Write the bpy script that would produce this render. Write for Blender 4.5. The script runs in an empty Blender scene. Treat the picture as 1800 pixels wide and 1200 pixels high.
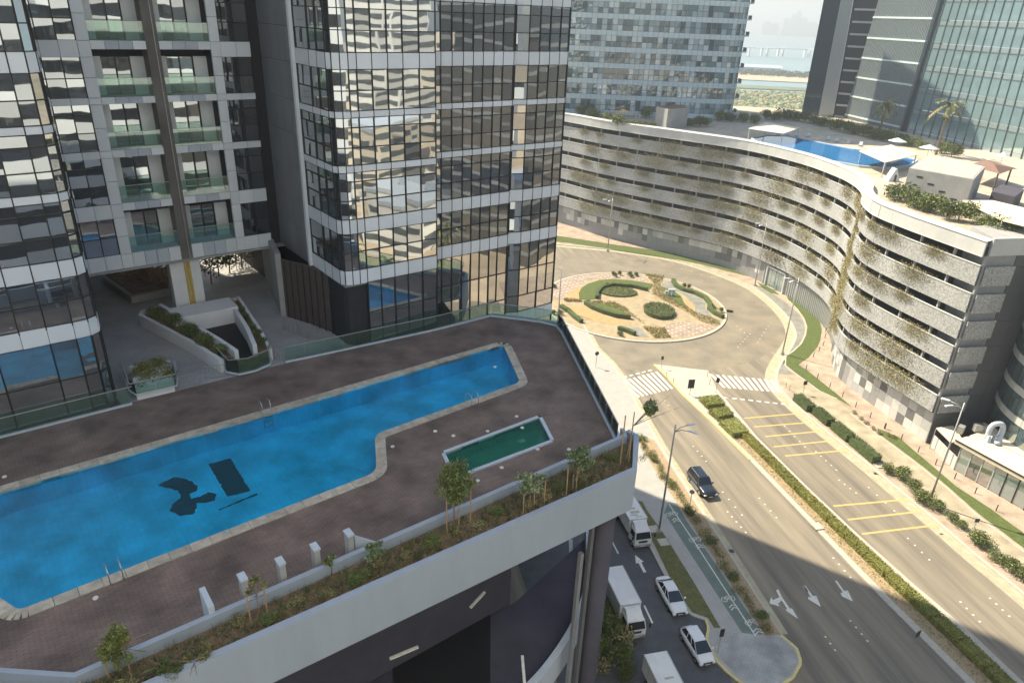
import bpy, bmesh, math, random
from mathutils import Vector, Matrix
from mathutils.geometry import tessellate_polygon
random.seed(11)
R_ = math.radians
scene = bpy.context.scene

# ------------------------------------------------------------------ camera
F_PX, PITCH, ROLL, CAM_H = 1235.0, R_(25.0), R_(-2.37), 52.0
_f = Vector((0, math.cos(PITCH), -math.sin(PITCH))); _r = Vector((1, 0, 0)); _d = _f.cross(_r)
CR = _r * math.cos(ROLL) + _d * math.sin(ROLL)
CD = -_r * math.sin(ROLL) + _d * math.cos(ROLL)
CF = _f
CAM = Vector((0, 0, CAM_H))
cam_data = bpy.data.cameras.new('camera'); cam = bpy.data.objects.new('camera', cam_data)
scene.collection.objects.link(cam)
cam_data.sensor_width = 36.0; cam_data.lens = 36.0 * F_PX / 1800.0
cam_data.clip_start = 0.05; cam_data.clip_end = 30000.0
cam.matrix_world = Matrix(((CR.x, -CD.x, -CF.x, 0), (CR.y, -CD.y, -CF.y, 0), (CR.z, -CD.z, -CF.z, CAM_H), (0, 0, 0, 1)))
scene.camera = cam

# ------------------------------------------------------------------ world, sun, exposure
SUN_AZ, SUN_EL = 304.0, 50.0          # degrees, clockwise from +Y
world = bpy.data.worlds.new('World'); scene.world = world; world.use_nodes = True
wn = world.node_tree.nodes; wl = world.node_tree.links
bg = wn['Background']; sky = wn.new('ShaderNodeTexSky')
sky.sky_type = 'NISHITA'; sky.sun_disc = False
sky.sun_elevation = R_(SUN_EL); sky.sun_rotation = R_(SUN_AZ)
sky.air_density = 1.2; sky.dust_density = 1.2; sky.ozone_density = 1.0; sky.altitude = 0
wl.new(sky.outputs[0], bg.inputs[0]); bg.inputs[1].default_value = 0.10
sun_data = bpy.data.lights.new('sun', 'SUN'); sun = bpy.data.objects.new('sun', sun_data)
scene.collection.objects.link(sun)
sun_data.energy = 5.0; sun_data.angle = R_(0.53); sun_data.color = (1.0, 0.88, 0.67)
_sd = Vector((math.sin(R_(SUN_AZ)) * math.cos(R_(SUN_EL)), math.cos(R_(SUN_AZ)) * math.cos(R_(SUN_EL)), math.sin(R_(SUN_EL))))
sun.rotation_euler = (-_sd).to_track_quat('-Z', 'Y').to_euler()
sun.location = (-80, 60, 150)
vs = scene.view_settings
vs.view_transform = 'Standard'; vs.look = 'None'; vs.gamma = 1.0; vs.use_curve_mapping = False
vs.exposure = 1.08
scene.cycles.max_bounces = 6; scene.cycles.diffuse_bounces = 3; scene.cycles.glossy_bounces = 4; scene.cycles.volume_bounces = 0; scene.cycles.transparent_max_bounces = 16
scene.cycles.use_denoising = True
scene.cycles.sample_clamp_indirect = 6.0

# ------------------------------------------------------------------ survey helpers
def ray(u, v):
    return CR * ((u - 900.0) / F_PX) + CD * ((v - 600.0) / F_PX) + CF
def G(u, v, z=0.0):
    """point at height z that the survey photo shows at (u, v)"""
    d = ray(u, v); k = (z - CAM_H) / d.z
    return CAM + d * k
AX = R_(51.5)
E1 = Vector((math.sin(AX), math.cos(AX), 0)); E2 = Vector((-math.cos(AX), math.sin(AX), 0))
ORG = Vector((-11.0, 48.0, 0)); ROT = math.atan2(E1.y, E1.x)
def L(s, t, z=0.0):
    return ORG + E1 * s + E2 * t + Vector((0, 0, z))
def ST(u, v, z):
    q = G(u, v, z) - ORG
    return q.dot(E1), q.dot(E2)
def on_plane(u, v, p0, n):
    d = ray(u, v); k = (p0 - CAM).dot(n) / d.dot(n)
    return CAM + d * k
RD = Vector((math.sin(R_(166)), math.cos(R_(166)), 0))   # along the avenue, towards the viewer
RN = Vector((-RD.y, RD.x, 0))                            # to the right of the avenue (east)

def catmull(pts, n=8, closed=False):
    P = [Vector(p) for p in pts]; out = []
    m = len(P); rng = range(m) if closed else range(m - 1)
    for i in rng:
        if closed: a, b, c, d = P[(i - 1) % m], P[i], P[(i + 1) % m], P[(i + 2) % m]
        else: a, b, c, d = P[max(i - 1, 0)], P[i], P[i + 1], P[min(i + 2, m - 1)]
        for k in range(n):
            t = k / n
            out.append(0.5 * ((2 * b) + (c - a) * t + (2 * a - 5 * b + 4 * c - d) * t * t + (3 * b - a - 3 * c + d) * t ** 3))
    if not closed: out.append(P[-1].copy())
    return out
def resample(pts, step):
    out = [pts[0].copy()]; acc = 0.0
    for a, b in zip(pts, pts[1:]):
        d = (b - a).length; pos = 0.0
        while acc + (d - pos) >= step:
            pos += step - acc; acc = 0.0
            out.append(a.lerp(b, pos / d))
        acc += d - pos
    if (out[-1] - pts[-1]).length > step * 0.3: out.append(pts[-1].copy())
    return out
def offset_path(pts, d):
    """shift a plan path to its right by d"""
    out = []
    for i, p in enumerate(pts):
        a = pts[max(i - 1, 0)]; b = pts[min(i + 1, len(pts) - 1)]
        t = (b - a); t.z = 0; t.normalize()
        out.append(p + Vector((t.y, -t.x, 0)) * d)
    return out

# ------------------------------------------------------------------ object helpers
COL = scene.collection
def link(o, parent=None):
    COL.objects.link(o)
    if parent is not None: o.parent = parent
    return o
def tag(o, label=None, cat=None, group=None, kind=None):
    if label: o['label'] = label
    if cat: o['category'] = cat
    if group: o['group'] = group
    if kind: o['kind'] = kind
    return o
def empty(name, loc=(0, 0, 0), rz=0.0, parent=None):
    o = bpy.data.objects.new(name, None); o.location = loc; o.rotation_euler = (0, 0, rz)
    o.empty_display_size = 0.5
    return link(o, parent)
def copy_tree(o, parent=None):
    c = o.copy(); COL.objects.link(c); c.parent = parent
    for ch in o.children: copy_tree(ch, c)
    return c
ORD = ['first', 'second', 'third', 'fourth', 'fifth', 'sixth', 'seventh', 'eighth', 'ninth', 'tenth', 'eleventh', 'twelfth',
       'thirteenth', 'fourteenth', 'fifteenth', 'sixteenth', 'seventeenth', 'eighteenth', 'nineteenth', 'twentieth',
       'twenty-first', 'twenty-second', 'twenty-third', 'twenty-fourth', 'twenty-fifth', 'twenty-sixth', 'twenty-seventh']

class MB:
    def __init__(s): s.v = []; s.f = []; s.m = []
    def face(s, pts, m=0):
        b = len(s.v); s.v.extend([tuple(p) for p in pts]); s.f.append(tuple(range(b, b + len(pts)))); s.m.append(m); return s
    def hexa(s, c, m=0, top=None):
        """c: 8 corners, bottom ring 0-3 counter-clockwise, top ring 4-7"""
        b = len(s.v); s.v.extend([tuple(p) for p in c])
        for k, q in enumerate(((3, 2, 1, 0), (4, 5, 6, 7), (0, 1, 5, 4), (1, 2, 6, 5), (2, 3, 7, 6), (3, 0, 4, 7))):
            s.f.append(tuple(b + i for i in q)); s.m.append(top if (top is not None and k == 1) else m)
        return s
    def box(s, x0, x1, y0, y1, z0, z1, m=0, top=None):
        return s.hexa([(x0, y0, z0), (x1, y0, z0), (x1, y1, z0), (x0, y1, z0), (x0, y0, z1), (x1, y0, z1), (x1, y1, z1), (x0, y1, z1)], m, top)
    def bar(s, a, b, w, h, m=0, up=Vector((0, 0, 1))):
        """rectangular bar from a to b, w wide (sideways), h deep (along up)"""
        a = Vector(a); b = Vector(b); d = (b - a).normalized(); sd = d.cross(up)
        if sd.length < 1e-4: sd = Vector((1, 0, 0))
        sd.normalize(); u2 = sd.cross(d).normalized()
        x = sd * (w / 2); y = u2 * (h / 2)
        return s.hexa([a - x - y, a + x - y, b + x - y, b - x - y, a - x + y, a + x + y, b + x + y, b - x + y], m)
    def prism(s, poly, z0, z1, m=0, top=None, bottom=True):
        p = [Vector((q[0], q[1], 0)) for q in poly]
        area = sum(p[i].x * p[(i + 1) % len(p)].y - p[(i + 1) % len(p)].x * p[i].y for i in range(len(p)))
        if area < 0: p.reverse()
        n = len(p); b = len(s.v)
        s.v.extend([(q.x, q.y, z0) for q in p] + [(q.x, q.y, z1) for q in p])
        s.f.append(tuple(b + n + i for i in range(n))); s.m.append(m if top is None else top)
        if bottom: s.f.append(tuple(b + n - 1 - i for i in range(n))); s.m.append(m)
        for i in range(n):
            j = (i + 1) % n; s.f.append((b + i, b + j, b + n + j, b + n + i)); s.m.append(m)
        return s
    def sheet(s, poly, z=None, m=0):
        p = [Vector((q[0], q[1], q[2] if z is None else z)) for q in poly]
        area = sum(p[i].x * p[(i + 1) % len(p)].y - p[(i + 1) % len(p)].x * p[i].y for i in range(len(p)))
        if area < 0: p.reverse()
        return s.face(p, m)
    def sheet_holes(s, outer, holes, z, m=0):
        loops = [[Vector((q[0], q[1], 0)) for q in l] for l in [outer] + holes]
        flat = [q for l in loops for q in l]; b = len(s.v)
        s.v.extend([(q.x, q.y, z) for q in flat])
        for t in tessellate_polygon(loops):
            a, bb, c = (flat[i] for i in t)
            if (bb - a).cross(c - a).z < 0: t = (t[0], t[2], t[1])
            s.f.append(tuple(b + i for i in t)); s.m.append(m)
        return s
    def tube(s, pts, r, n=6, m=0, cap=True):
        pts = [Vector(p) for p in pts]; rs = r if isinstance(r, (list, tuple)) else [r] * len(pts)
        b = len(s.v); prev = None
        for i, p in enumerate(pts):
            d = (pts[min(i + 1, len(pts) - 1)] - pts[max(i - 1, 0)]).normalized()
            if prev is None:
                x = d.cross(Vector((0, 0, 1)))
                if x.length < 1e-3: x = Vector((1, 0, 0))
            else: x = prev - d * prev.dot(d)
            x.normalize(); prev = x; y = d.cross(x)
            for k in range(n):
                a = 2 * math.pi * k / n; s.v.append(tuple(p + (x * math.cos(a) + y * math.sin(a)) * rs[i]))
        for i in range(len(pts) - 1):
            for k in range(n):
                k2 = (k + 1) % n
                s.f.append((b + i * n + k, b + i * n + k2, b + (i + 1) * n + k2, b + (i + 1) * n + k)); s.m.append(m)
        if cap:
            s.f.append(tuple(b + n - 1 - k for k in range(n))); s.m.append(m)
            e = b + (len(pts) - 1) * n; s.f.append(tuple(e + k for k in range(n))); s.m.append(m)
        return s
    def strip(s, A, B, m=0):
        """quads between two equal-length 3D polylines"""
        b = len(s.v); n = len(A); s.v.extend([tuple(p) for p in A] + [tuple(p) for p in B])
        for i in range(n - 1): s.f.append((b + i, b + i + 1, b + n + i + 1, b + n + i)); s.m.append(m)
        return s
    def wall(s, path, z0, z1, th, m=0, top=None):
        """vertical wall of thickness th along a plan path (centred)"""
        A = offset_path(path, th / 2); B = offset_path(path, -th / 2)
        at = lambda P, z: [Vector((p.x, p.y, z)) for p in P]
        s.strip(at(A, z1), at(A, z0), m); s.strip(at(B, z0), at(B, z1), m)
        s.strip(at(B, z1), at(A, z1), m if top is None else top); s.strip(at(A, z0), at(B, z0), m)
        for i in (0, -1): s.face([(A[i].x, A[i].y, z0), (B[i].x, B[i].y, z0), (B[i].x, B[i].y, z1), (A[i].x, A[i].y, z1)], m)
        return s
    def leaves(s, c, rad, n, size, nm=3, shell=0.55, flat=0.0, m0=0):
        c = Vector(c)
        for _ in range(n):
            while True:
                p = Vector((random.uniform(-1, 1), random.uniform(-1, 1), random.uniform(-1, 1)))
                if p.length <= 1: break
            if p.length > 1e-3: p = p.normalized() * (shell + (1 - shell) * random.random() ** 0.6) * random.uniform(0.75, 1.1)
            q = c + Vector((p.x * rad[0], p.y * rad[1], p.z * rad[2]))
            a = Vector((random.gauss(0, 1), random.gauss(0, 1), random.gauss(0, 1) * (1 - flat))).normalized()
            w = a.cross(Vector((random.gauss(0, 1), random.gauss(0, 1), random.gauss(0, 1)))).normalized()
            l = size * random.uniform(0.6, 1.3); 
            s.face([q - a * l, q + w * l * 0.45, q + a * l, q - w * l * 0.45], m0 + random.randrange(nm))
        return s
    def build(s, name, mats, parent=None, smooth=False):
        me = bpy.data.meshes.new(name); me.from_pydata(s.v, [], s.f)
        mats = mats if isinstance(mats, (list, tuple)) else [mats]
        for q in mats: me.materials.append(q)
        if len(mats) > 1: me.polygons.foreach_set('material_index', s.m)
        if smooth: me.polygons.foreach_set('use_smooth', [True] * len(me.polygons))
        me.update()
        return link(bpy.data.objects.new(name, me), parent)

# ------------------------------------------------------------------ materials
def _mat(name):
    m = bpy.data.materials.new(name); m.use_nodes = True
    nt = m.node_tree; return m, nt, nt.nodes, nt.links, nt.nodes['Principled BSDF']
def pm(name, col, rough=0.7, metal=0.0, var=0.12, scale=1.5, detail=5, bump=0.0, bscale=30.0, spec=0.4, orand=0.0, tint=None, stretch=None, coat=0.0):
    """plain procedural material: colour with noise variation, optional per-object variation, fine bump"""
    m, nt, N, K, P = _mat(name)
    tc = N.new('ShaderNodeTexCoord'); geo = N.new('ShaderNodeNewGeometry')
    mp = N.new('ShaderNodeMapping'); K.new(geo.outputs['Position'], mp.inputs[0])
    if stretch: mp.vector_type = 'TEXTURE'; mp.inputs['Rotation'].default_value = (0, 0, stretch[0]); mp.inputs['Scale'].default_value = stretch[1]
    nz = N.new('ShaderNodeTexNoise'); nz.inputs['Scale'].default_value = scale; nz.inputs['Detail'].default_value = detail; nz.inputs['Roughness'].default_value = 0.65
    K.new(mp.outputs[0], nz.inputs['Vector'])
    rp = N.new('ShaderNodeValToRGB')
    t = tint or (1, 1, 1)
    lo = [max(0.0, c * (1 - var)) for c in col]; hi = [min(1.0, c * (1 + var) * k) for c, k in zip(col, t)]
    rp.color_ramp.elements[0].position = 0.3; rp.color_ramp.elements[1].position = 0.7
    rp.color_ramp.elements[0].color = (*lo, 1); rp.color_ramp.elements[1].color = (*hi, 1)
    K.new(nz.outputs['Fac'], rp.inputs[0]); outc = rp.outputs[0]
    if orand > 0:
        oi = N.new('ShaderNodeObjectInfo'); mr = N.new('ShaderNodeMapRange')
        mr.inputs['To Min'].default_value = 1 - orand; mr.inputs['To Max'].default_value = 1 + orand
        K.new(oi.outputs['Random'], mr.inputs['Value'])
        mx = N.new('ShaderNodeVectorMath'); mx.operation = 'SCALE'
        K.new(outc, mx.inputs[0]); K.new(mr.outputs[0], mx.inputs['Scale']); outc = mx.outputs[0]
    K.new(outc, P.inputs['Base Color'])
    P.inputs['Roughness'].default_value = rough; P.inputs['Metallic'].default_value = metal
    P.inputs['Specular IOR Level'].default_value = spec; P.inputs['Coat Weight'].default_value = coat
    if bump > 0:
        nb = N.new('ShaderNodeTexNoise'); nb.inputs['Scale'].default_value = bscale; nb.inputs['Detail'].default_value = 3
        K.new(geo.outputs['Position'], nb.inputs['Vector'])
        bp = N.new('ShaderNodeBump'); bp.inputs['Strength'].default_value = bump; bp.inputs['Distance'].default_value = 0.02
        K.new(nb.outputs['Fac'], bp.inputs['Height']); K.new(bp.outputs[0], P.inputs['Normal'])
    return m
def mirror_glass(name, col, wob=0.02, wscale=0.8, rough=0.015, refl=(0.25, 0.55)):
    """coated facade glass: dark body with a strong, slightly wavy reflection that differs pane by pane"""
    m, nt, N, K, P = _mat(name)
    geo = N.new('ShaderNodeNewGeometry'); oi = N.new('ShaderNodeObjectInfo')
    nz = N.new('ShaderNodeTexNoise'); nz.inputs['Scale'].default_value = wscale; nz.inputs['Detail'].default_value = 1.5
    ad = N.new('ShaderNodeVectorMath'); ad.operation = 'ADD'
    sc = N.new('ShaderNodeVectorMath'); sc.operation = 'SCALE'; sc.inputs['Scale'].default_value = 40.0
    cb = N.new('ShaderNodeCombineXYZ')
    for i in range(3): K.new(oi.outputs['Random'], cb.inputs[i])
    K.new(cb.outputs[0], sc.inputs[0]); K.new(geo.outputs['Position'], ad.inputs[0]); K.new(sc.outputs[0], ad.inputs[1])
    K.new(ad.outputs[0], nz.inputs['Vector'])
    bp = N.new('ShaderNodeBump'); bp.inputs['Strength'].default_value = 1.0; bp.inputs['Distance'].default_value = wob
    K.new(nz.outputs['Fac'], bp.inputs['Height'])
    gl = N.new('ShaderNodeBsdfGlossy'); gl.inputs['Roughness'].default_value = rough; gl.inputs['Color'].default_value = (0.92, 0.97, 1.0, 1)
    K.new(bp.outputs[0], gl.inputs['Normal'])
    P.inputs['Base Color'].default_value = (*col, 1); P.inputs['Roughness'].default_value = 0.4; P.inputs['Specular IOR Level'].default_value = 0.2
    mr = N.new('ShaderNodeMapRange'); mr.inputs['To Min'].default_value = refl[0]; mr.inputs['To Max'].default_value = refl[1]
    K.new(oi.outputs['Random'], mr.inputs['Value'])
    lw = N.new('ShaderNodeLayerWeight'); lw.inputs['Blend'].default_value = 0.25
    mxv = N.new('ShaderNodeMath'); mxv.operation = 'MAXIMUM'
    K.new(mr.outputs[0], mxv.inputs[0]); K.new(lw.outputs['Fresnel'], mxv.inputs[1])
    mix = N.new('ShaderNodeMixShader'); K.new(mxv.outputs[0], mix.inputs[0]); K.new(P.outputs[0], mix.inputs[1]); K.new(gl.outputs[0], mix.inputs[2])
    K.new(mix.outputs[0], N['Material Output'].inputs['Surface'])
    return m
def clear_glass(name, tint=(0.80, 0.93, 0.88), refl=0.07, body=0.05):
    """thin see-through glass: transparent, a little milky green, with a reflection"""
    m, nt, N, K, P = _mat(name)
    tr = N.new('ShaderNodeBsdfTransparent'); tr.inputs[0].default_value = (*tint, 1)
    P.inputs['Base Color'].default_value = (0.45, 0.6, 0.52, 1); P.inputs['Roughness'].default_value = 0.3
    gl = N.new('ShaderNodeBsdfGlossy'); gl.inputs['Roughness'].default_value = 0.02
    a = N.new('ShaderNodeMixShader'); a.inputs[0].default_value = body; K.new(tr.outputs[0], a.inputs[1]); K.new(P.outputs[0], a.inputs[2])
    lw = N.new('ShaderNodeLayerWeight'); lw.inputs['Blend'].default_value = 0.3
    mx = N.new('ShaderNodeMath'); mx.operation = 'MAXIMUM'; mx.inputs[1].default_value = refl; K.new(lw.outputs['Fresnel'], mx.inputs[0])
    b = N.new('ShaderNodeMixShader'); K.new(mx.outputs[0], b.inputs[0]); K.new(a.outputs[0], b.inputs[1]); K.new(gl.outputs[0], b.inputs[2])
    K.new(b.outputs[0], N['Material Output'].inputs['Surface'])
    return m
def water_mat(name, tint, depth_col, wob=0.02, wscale=3.0, body=0.25):
    m, nt, N, K, P = _mat(name)
    geo = N.new('ShaderNodeNewGeometry')
    nz = N.new('ShaderNodeTexNoise'); nz.inputs['Scale'].default_value = wscale; nz.inputs['Detail'].default_value = 3
    K.new(geo.outputs['Position'], nz.inputs['Vector'])
    bp = N.new('ShaderNodeBump'); bp.inputs['Strength'].default_value = 1.0; bp.inputs['Distance'].default_value = wob
    K.new(nz.outputs['Fac'], bp.inputs['Height'])
    tr = N.new('ShaderNodeBsdfTransparent'); tr.inputs[0].default_value = (*tint, 1)
    P.inputs['Base Color'].default_value = (*depth_col, 1); P.inputs['Roughness'].default_value = 0.6
    P.inputs['Specular IOR Level'].default_value = 0.0
    gl = N.new('ShaderNodeBsdfGlossy'); gl.inputs['Roughness'].default_value = 0.04; K.new(bp.outputs[0], gl.inputs['Normal'])
    a = N.new('ShaderNodeMixShader'); a.inputs[0].default_value = body; K.new(tr.outputs[0], a.inputs[1]); K.new(P.outputs[0], a.inputs[2])
    fr = N.new('ShaderNodeFresnel'); fr.inputs[0].default_value = 1.33; K.new(bp.outputs[0], fr.inputs['Normal'])
    b = N.new('ShaderNodeMixShader'); K.new(fr.outputs[0], b.inputs[0]); K.new(a.outputs[0], b.inputs[1]); K.new(gl.outputs[0], b.inputs[2])
    K.new(b.outputs[0], N['Material Output'].inputs['Surface'])
    return m
def brick_mat(name, c1, c2, mortar, bw, bh, ms=0.02, rot=0.0, rough=0.8, bump=0.3, off=0.5, noise=0.25):
    """paving laid in courses, in plan coordinates (metres)"""
    m, nt, N, K, P = _mat(name)
    geo = N.new('ShaderNodeNewGeometry'); mp = N.new('ShaderNodeMapping'); mp.inputs['Rotation'].default_value = (0, 0, rot)
    K.new(geo.outputs['Position'], mp.inputs[0])
    br = N.new('ShaderNodeTexBrick'); br.inputs['Scale'].default_value = 1.0
    br.inputs['Brick Width'].default_value = bw; br.inputs['Row Height'].default_value = bh; br.inputs['Mortar Size'].default_value = ms
    br.inputs['Color1'].default_value = (*c1, 1); br.inputs['Color2'].default_value = (*c2, 1); br.inputs['Mortar'].default_value = (*mortar, 1)
    br.offset = off
    K.new(mp.outputs[0], br.inputs['Vector'])
    nz = N.new('ShaderNodeTexNoise'); nz.inputs['Scale'].default_value = 0.5; nz.inputs['Detail'].default_value = 6; K.new(geo.outputs['Position'], nz.inputs['Vector'])
    mr = N.new('ShaderNodeMapRange'); mr.inputs['To Min'].default_value = 1 - noise; mr.inputs['To Max'].default_value = 1 + noise
    mr.inputs['From Min'].default_value = 0.3; mr.inputs['From Max'].default_value = 0.7; K.new(nz.outputs['Fac'], mr.inputs['Value'])
    mx = N.new('ShaderNodeVectorMath'); mx.operation = 'SCALE'; K.new(br.outputs['Color'], mx.inputs[0]); K.new(mr.outputs[0], mx.inputs['Scale'])
    K.new(mx.outputs[0], P.inputs['Base Color']); P.inputs['Roughness'].default_value = rough; P.inputs['Specular IOR Level'].default_value = 0.3
    bp = N.new('ShaderNodeBump'); bp.inputs['Strength'].default_value = bump; bp.inputs['Distance'].default_value = 0.01; bp.invert = True
    K.new(br.outputs['Fac'], bp.inputs['Height']); K.new(bp.outputs[0], P.inputs['Normal'])
    return m

ROAD_STRETCH = (R_(76), (0.06, 1.0, 1.0))
M = {}
M['asphalt'] = pm('asphalt', (0.205, 0.185, 0.15), 0.85, var=0.36, scale=1.0, stretch=(R_(-76), (22.0, 1.3, 1.0)), bump=0.25, bscale=25, tint=(1.05, 1.0, 0.92))
M['asphalt_ring'] = pm('asphalt_ring', (0.205, 0.185, 0.148), 0.85, var=0.22, scale=0.25, bump=0.25, bscale=25, tint=(1.05, 1.0, 0.92))
M['sand'] = pm('sand', (0.46, 0.37, 0.26), 0.95, var=0.25, scale=0.12, bump=0.5, bscale=1.5)
M['kerb'] = pm('kerb', (0.43, 0.405, 0.345), 0.85, var=0.12, scale=2.5)
M['kerb_yellow'] = pm('kerb_yellow', (0.60, 0.50, 0.22), 0.8, var=0.15, scale=3)
M['paver_pink'] = brick_mat('paver_pink', (0.41, 0.325, 0.25), (0.37, 0.29, 0.225), (0.29, 0.23, 0.18), 0.4, 0.2, 0.01, R_(-14))
M['paver_beige'] = brick_mat('paver_beige', (0.39, 0.335, 0.24), (0.355, 0.305, 0.22), (0.28, 0.24, 0.18), 0.4, 0.2, 0.01, R_(-14))
M['paver_grey'] = brick_mat('paver_grey', (0.25, 0.25, 0.22), (0.22, 0.22, 0.20), (0.16, 0.16, 0.14), 0.3, 0.15, 0.01, R_(-14))
M['paver_nose'] = brick_mat('paver_nose', (0.37, 0.37, 0.355), (0.34, 0.34, 0.33), (0.25, 0.25, 0.245), 0.42, 0.21, 0.018, R_(-14))
M['walk'] = pm('walk', (0.36, 0.355, 0.33), 0.9, var=0.08, scale=0.8)
M['bike'] = pm('bike', (0.15, 0.19, 0.165), 0.85, var=0.1, scale=1.0)
M['lawn'] = pm('lawn', (0.085, 0.112, 0.03), 0.95, var=0.3, scale=3.0, bump=0.8, bscale=14)
M['lawn_dry'] = pm('lawn_dry', (0.12, 0.12, 0.045), 0.95, var=0.35, scale=2.5, bump=0.8, bscale=14)
M['gravel'] = pm('gravel', (0.34, 0.26, 0.16), 0.95, var=0.45, scale=8, bump=0.9, bscale=9)
M['soil'] = pm('soil', (0.17, 0.11, 0.07), 0.95, var=0.4, scale=2.5, bump=1.0, bscale=8)
M['paint_white'] = pm('paint_white', (0.66, 0.65, 0.58), 0.7, var=0.18, scale=4)
M['paint_yellow'] = pm('paint_yellow', (0.50, 0.38, 0.15), 0.7, var=0.15, scale=4)
M['leaf_a'] = pm('leaf_a', (0.10, 0.138, 0.038), 0.6, var=0.2, orand=0.15)
M['leaf_b'] = pm('leaf_b', (0.07, 0.098, 0.033), 0.6, var=0.2, orand=0.15)
M['leaf_c'] = pm('leaf_c', (0.20, 0.22, 0.06), 0.6, var=0.2, orand=0.15)
M['leaf_dry'] = pm('leaf_dry', (0.30, 0.235, 0.11), 0.8, var=0.25, orand=0.15)
M['leaf_straw'] = pm('leaf_straw', (0.36, 0.30, 0.16), 0.8, var=0.25, orand=0.1)
M['leaf_yellow'] = pm('leaf_yellow', (0.33, 0.26, 0.06), 0.7, var=0.2, orand=0.1)
M['leaf_pale'] = pm('leaf_pale', (0.26, 0.30, 0.17), 0.6, var=0.2)
M['bark'] = pm('bark', (0.22, 0.16, 0.10), 0.9, var=0.25, scale=6)
M['stake'] = pm('stake', (0.36, 0.24, 0.12), 0.8, var=0.2, scale=4)
M['white_wall'] = pm('white_wall', (0.45, 0.50, 0.56), 0.75, var=0.06, scale=1.0, bump=0.1, stretch=(0, (.55, .55, 5.0)))
M['podium_paint'] = pm('podium_paint', (0.30, 0.345, 0.405), 0.7, var=0.05, scale=0.8, bump=0.08, stretch=(0, (.8, .8, 4.0)))
M['white_paint'] = pm('white_paint', (0.70, 0.71, 0.72), 0.7, var=0.05, scale=1.0)
M['panel'] = pm('panel', (0.66, 0.70, 0.73), 0.42, metal=0.0, var=0.04, scale=0.3, orand=0.06)
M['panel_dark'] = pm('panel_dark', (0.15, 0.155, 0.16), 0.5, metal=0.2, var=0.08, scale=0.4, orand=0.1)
M['panel_mid'] = pm('panel_mid', (0.24, 0.25, 0.255), 0.5, metal=0.15, var=0.06, scale=0.4, orand=0.06)
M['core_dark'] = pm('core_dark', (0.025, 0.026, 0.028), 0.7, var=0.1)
M['mullion'] = pm('mullion', (0.028, 0.028, 0.03), 0.45, metal=0.3, var=0.1)
M['steel'] = pm('steel', (0.60, 0.60, 0.60), 0.3, metal=0.9, var=0.06)
M['galv'] = pm('galv', (0.42, 0.42, 0.40), 0.5, metal=0.5, var=0.1)
M['dark_metal'] = pm('dark_metal', (0.05, 0.05, 0.052), 0.5, metal=0.4, var=0.1)
M['black'] = pm('black', (0.012, 0.012, 0.013), 0.6, var=0.1)
M['concrete'] = pm('concrete', (0.33, 0.33, 0.32), 0.85, var=0.12, scale=0.7, bump=0.1)
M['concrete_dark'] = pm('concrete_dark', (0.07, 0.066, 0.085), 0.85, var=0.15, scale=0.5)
M['stone'] = pm('stone', (0.44, 0.39, 0.31), 0.7, var=0.28, scale=2.2, orand=0.14)
M['deck'] = brick_mat('deck', (0.205, 0.148, 0.122), (0.165, 0.12, 0.102), (0.095, 0.072, 0.062), 0.42, 0.11, 0.012, -ROT, rough=0.7, bump=0.4, noise=0.4)
M['plaza'] = brick_mat('plaza', (0.35, 0.35, 0.355), (0.33, 0.33, 0.335), (0.25, 0.25, 0.25), 1.2, 0.6, 0.012, -ROT, rough=0.6, bump=0.2, noise=0.12)
M['pool_tile'] = brick_mat('pool_tile', (0.09, 0.66, 0.88), (0.08, 0.60, 0.85), (0.12, 0.55, 0.76), 0.3, 0.3, 0.02, -ROT, rough=0.4, bump=0.1, off=0.0, noise=0.3)  # mottling stands in for light bent by ripples, put into the tile colour
M['pool_tile_green'] = brick_mat('pool_tile_green', (0.09, 0.33, 0.25), (0.08, 0.30, 0.23), (0.08, 0.25, 0.20), 0.3, 0.3, 0.02, -ROT, rough=0.4, bump=0.1, off=0.0, noise=0.15)
M['emblem'] = pm('emblem', (0.045, 0.026, 0.02), 0.6, var=0.3, scale=5)
M['water'] = water_mat('water', (0.46, 0.92, 1.0), (0.012, 0.30, 0.52), 0.10, 2.6, 0.10)
M['water_green'] = water_mat('water_green', (0.45, 0.80, 0.66), (0.03, 0.20, 0.15), 0.02, 2.5, 0.3)
M['glass_t'] = mirror_glass('glass_tower', (0.05, 0.058, 0.065), 0.009, 0.34, refl=(0.3, 0.58))
M['glass_dark'] = mirror_glass('glass_dark', (0.02, 0.022, 0.026), 0.008, 0.4, refl=(0.12, 0.25))
M['glass_back'] = mirror_glass('glass_back', (0.05, 0.085, 0.095), 0.008, 0.3, refl=(0.25, 0.42))
M['glass_sky'] = mirror_glass('glass_sky', (0.23, 0.35, 0.37), 0.004, 0.2, refl=(0.35, 0.42))  # body colour lightened to stand in for sky reflection
M['glass_rail'] = clear_glass('glass_rail')
M['glass_bal'] = clear_glass('glass_balcony', (0.80, 0.93, 0.87), 0.13, 0.08)
M['glass_pav'] = mirror_glass('glass_pavilion', (0.22, 0.27, 0.27), 0.01, 0.5, refl=(0.2, 0.3))
M['brown'] = pm('brown', (0.10, 0.075, 0.065), 0.7, var=0.2, scale=3)
M['gold'] = pm('gold', (0.50, 0.36, 0.08), 0.5, var=0.1, scale=3)
M['blind'] = pm('blind', (0.20, 0.25, 0.33), 0.8, var=0.05, orand=0.1)
UNIT = None
def unit_box():
    """shared 1 x 1 x 1 box centred on its front face"""
    global UNIT
    if UNIT is None:
        UNIT = {}
    return UNIT
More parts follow.
